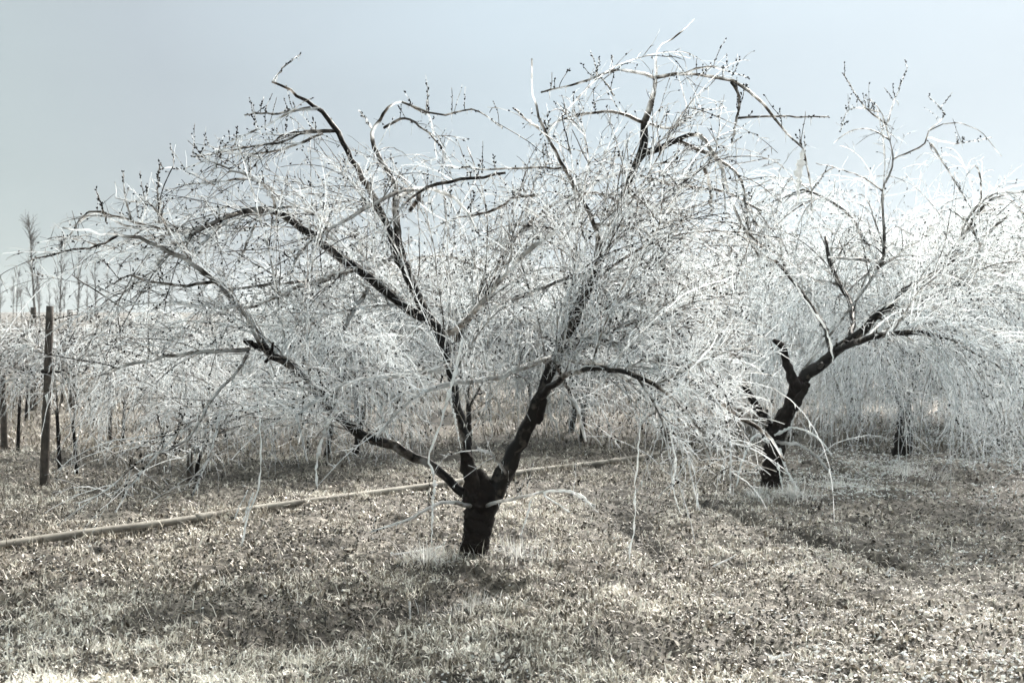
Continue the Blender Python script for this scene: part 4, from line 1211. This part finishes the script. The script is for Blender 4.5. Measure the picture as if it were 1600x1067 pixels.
def tuft(px, py, n, rad_, L, label, tone0=0.4):
    w = on_ground(px, py)
    gg = Geo()
    a, r = R.random(n) * 6.28, 1.5 * rad_ * np.minimum(np.abs(R.normal(0, .58, n)), .95)
    X, Y = w[0] + r * np.cos(a), w[1] + r * np.sin(a)
    blades(gg, X, Y, gh(X, Y), L * (.2 + .75 * R.random(n)), 0.003 + 0.004 * R.random(n), np.clip(R.normal(.95, .5, n), .05, 1.6), np.clip(tone0 - .4 + .9 * R.random(n), 0, 1), a + R.normal(0, .5, n))
    o = gg.build('grass_tuft', M_TUFT, smooth=False, origin=(w[0], w[1], 0))
    o.location = (w[0], w[1], 0)
    return tag(o, label, 'grass tuft', TG)


tuft(668, 884, 260, .13, .20, 'spiky iced grass tuft just left of the old trunk foot')
tuft(808, 872, 320, .20, .17, 'soft iced grass tuft just right of the old trunk foot')
tuft(1185, 785, 240, .16, .17, 'iced grass tuft left of the second trunk foot', .55)
tuft(1240, 785, 320, .20, .20, 'iced grass tuft right of the second trunk foot', .55)
tuft(1305, 762, 500, .30, .16, 'widest white tuft, a heap right of the second trunk', .65)
tuft(1415, 742, 300, .30, .22, 'white iced tuft below the third trunk', .55)
tuft(735, 935, 300, .22, .14, 'sparse iced tuft in the dark hollow before the old trunk', .2)

FT = 'fallen twigs'
for q, (a, b, lab) in enumerate((((1203, 1029), (1236, 1026), 'pale fallen twig near the bottom edge below the second tree'),
                                 ((1115, 880), (1150, 868), 'pale fallen twig on bare earth between the two trunks'),
                                 ((640, 925), (655, 945), 'bent white twig lying left of the dark hollow'),
                                 ((1385, 905), (1400, 880), 'thin pale twig standing askew on the bare headland'),
                                 ((690, 870), (610, 880), 'long fallen twig left of the old trunk foot'))):
    w0, w1 = on_ground(*a), on_ground(*b)
    m = (w0 + w1) / 2
    pts = np.array([w0, m + R.normal(0, .015, 3), w1])
    pts[:, 2] = gh(pts[:, 0], pts[:, 1]) + .03
    rows = resample(pts, 8)
    gg = Geo()
    gg.tubes(rows[None], np.linspace(.007, .004, 8)[None], 6, .1, rough=.1)
    o = gg.build('fallen_twig', M_TWIG, origin=m)
    o.location = m
    tag(o, lab, 'twig', FT)

# ------------------------------------------------------------------ far trees
def bare_tree(x, y, h, geo):
    n = 6
    u = np.linspace(0, 1, 10)[:, None]
    top = np.array([x + R.normal() * .04 * h, y, h])
    P = np.array([x, y, -.1]) * (1 - u) + top * u + np.c_[R.normal(0, .02 * h * .3, (10, 2)), np.zeros(10)] * u
    rr = np.linspace(.018, .004, 10) * h * .7
    geo.tubes(P[None], rr[None], 5, 1.0)
    m = 15
    p, T, r, i, t = pick(P[None], rr[None], m, .25, .97)
    d = unit(side_dir(T, .35, .8) + UP * .5)
    P1 = grow(p, d, h * (.12 + .25 * R.random(m)) * (1.1 - t), 7, -.4, .12)
    geo.tubes(P1, (.006 * h * .6) * np.linspace(1, .4, 7)[None] * np.ones((m, 1)), 4, 1.0)
    P2s, T2_, r2, _, _ = pick(P1, np.ones((m, 7)), 110, .2, 1)
    P2 = grow(P2s, side_dir(T2_, .3, .9, .3), h * (.04 + .08 * R.random(110)), 4, 0, .15)
    geo.tubes(P2, .0022 * h * np.linspace(1, .5, 4)[None] * np.ones((110, 1)), 3, 1.0)


blab = ['tall thin bare tree far off, leftmost on the misty skyline', 'tall thin bare tree far off, straight above the tallest stake', 'short bare tree far off on the skyline, between skyline trees right of the tallest stake', 'faint bare tree far off, rightmost on the open misty skyline']
for (px, top, Y), lab in zip(((58, 335, 60), (92, 375, 62), (120, 400, 70), (150, 405, 66)), blab):
    w = at(px, 480, Y)
    h = at(px, top, Y)[2]
    gg = Geo()
    bare_tree(w[0], Y, h, gg)
    o = gg.build('bare_tree', M_FAR, origin=(w[0], Y, 0))
    o.location = (w[0], Y, 0)
    tag(o, lab, 'tree', 'bare trees on the skyline')
gt = Geo()
for q in range(150):
    Y = 100 + 50 * R.random()
    bare_tree((R.random() * 2 - 1) * .55 * Y, Y, 3.0 + 2.2 * R.random(), gt)
tag(gt.build('treeline', M_FAR), 'low misty belt of bare trees along the horizon', kind='stuff')

# ------------------------------------------------------------------ haze
hz, nt = new_mat('haze')
pv = N(nt, 'ShaderNodeVolumePrincipled')
pv.inputs['Color'].default_value = (0.93, 0.97, 1.0, 1)
pv.inputs['Density'].default_value = 0.0006
pv.inputs['Anisotropy'].default_value = 0.2
o = N(nt, 'ShaderNodeOutputMaterial')
nt.links.new(pv.outputs[0], o.inputs['Volume'])
gz = Geo()
x0, x1, y0, y1, z0, z1 = -480, 480, -80, 480, -1.2, 9.0
V = np.array([[x, y, z] for z in (z0, z1) for y in (y0, y1) for x in (x0, x1)], float)
gz.add(V, [np.array([[0, 2, 3, 1], [4, 5, 7, 6], [0, 1, 5, 4], [2, 6, 7, 3], [0, 4, 6, 2], [1, 3, 7, 5]])], np.zeros((8, 2)))
tag(gz.build('haze', hz, smooth=False), 'thin pale mist over the orchard', kind='stuff')
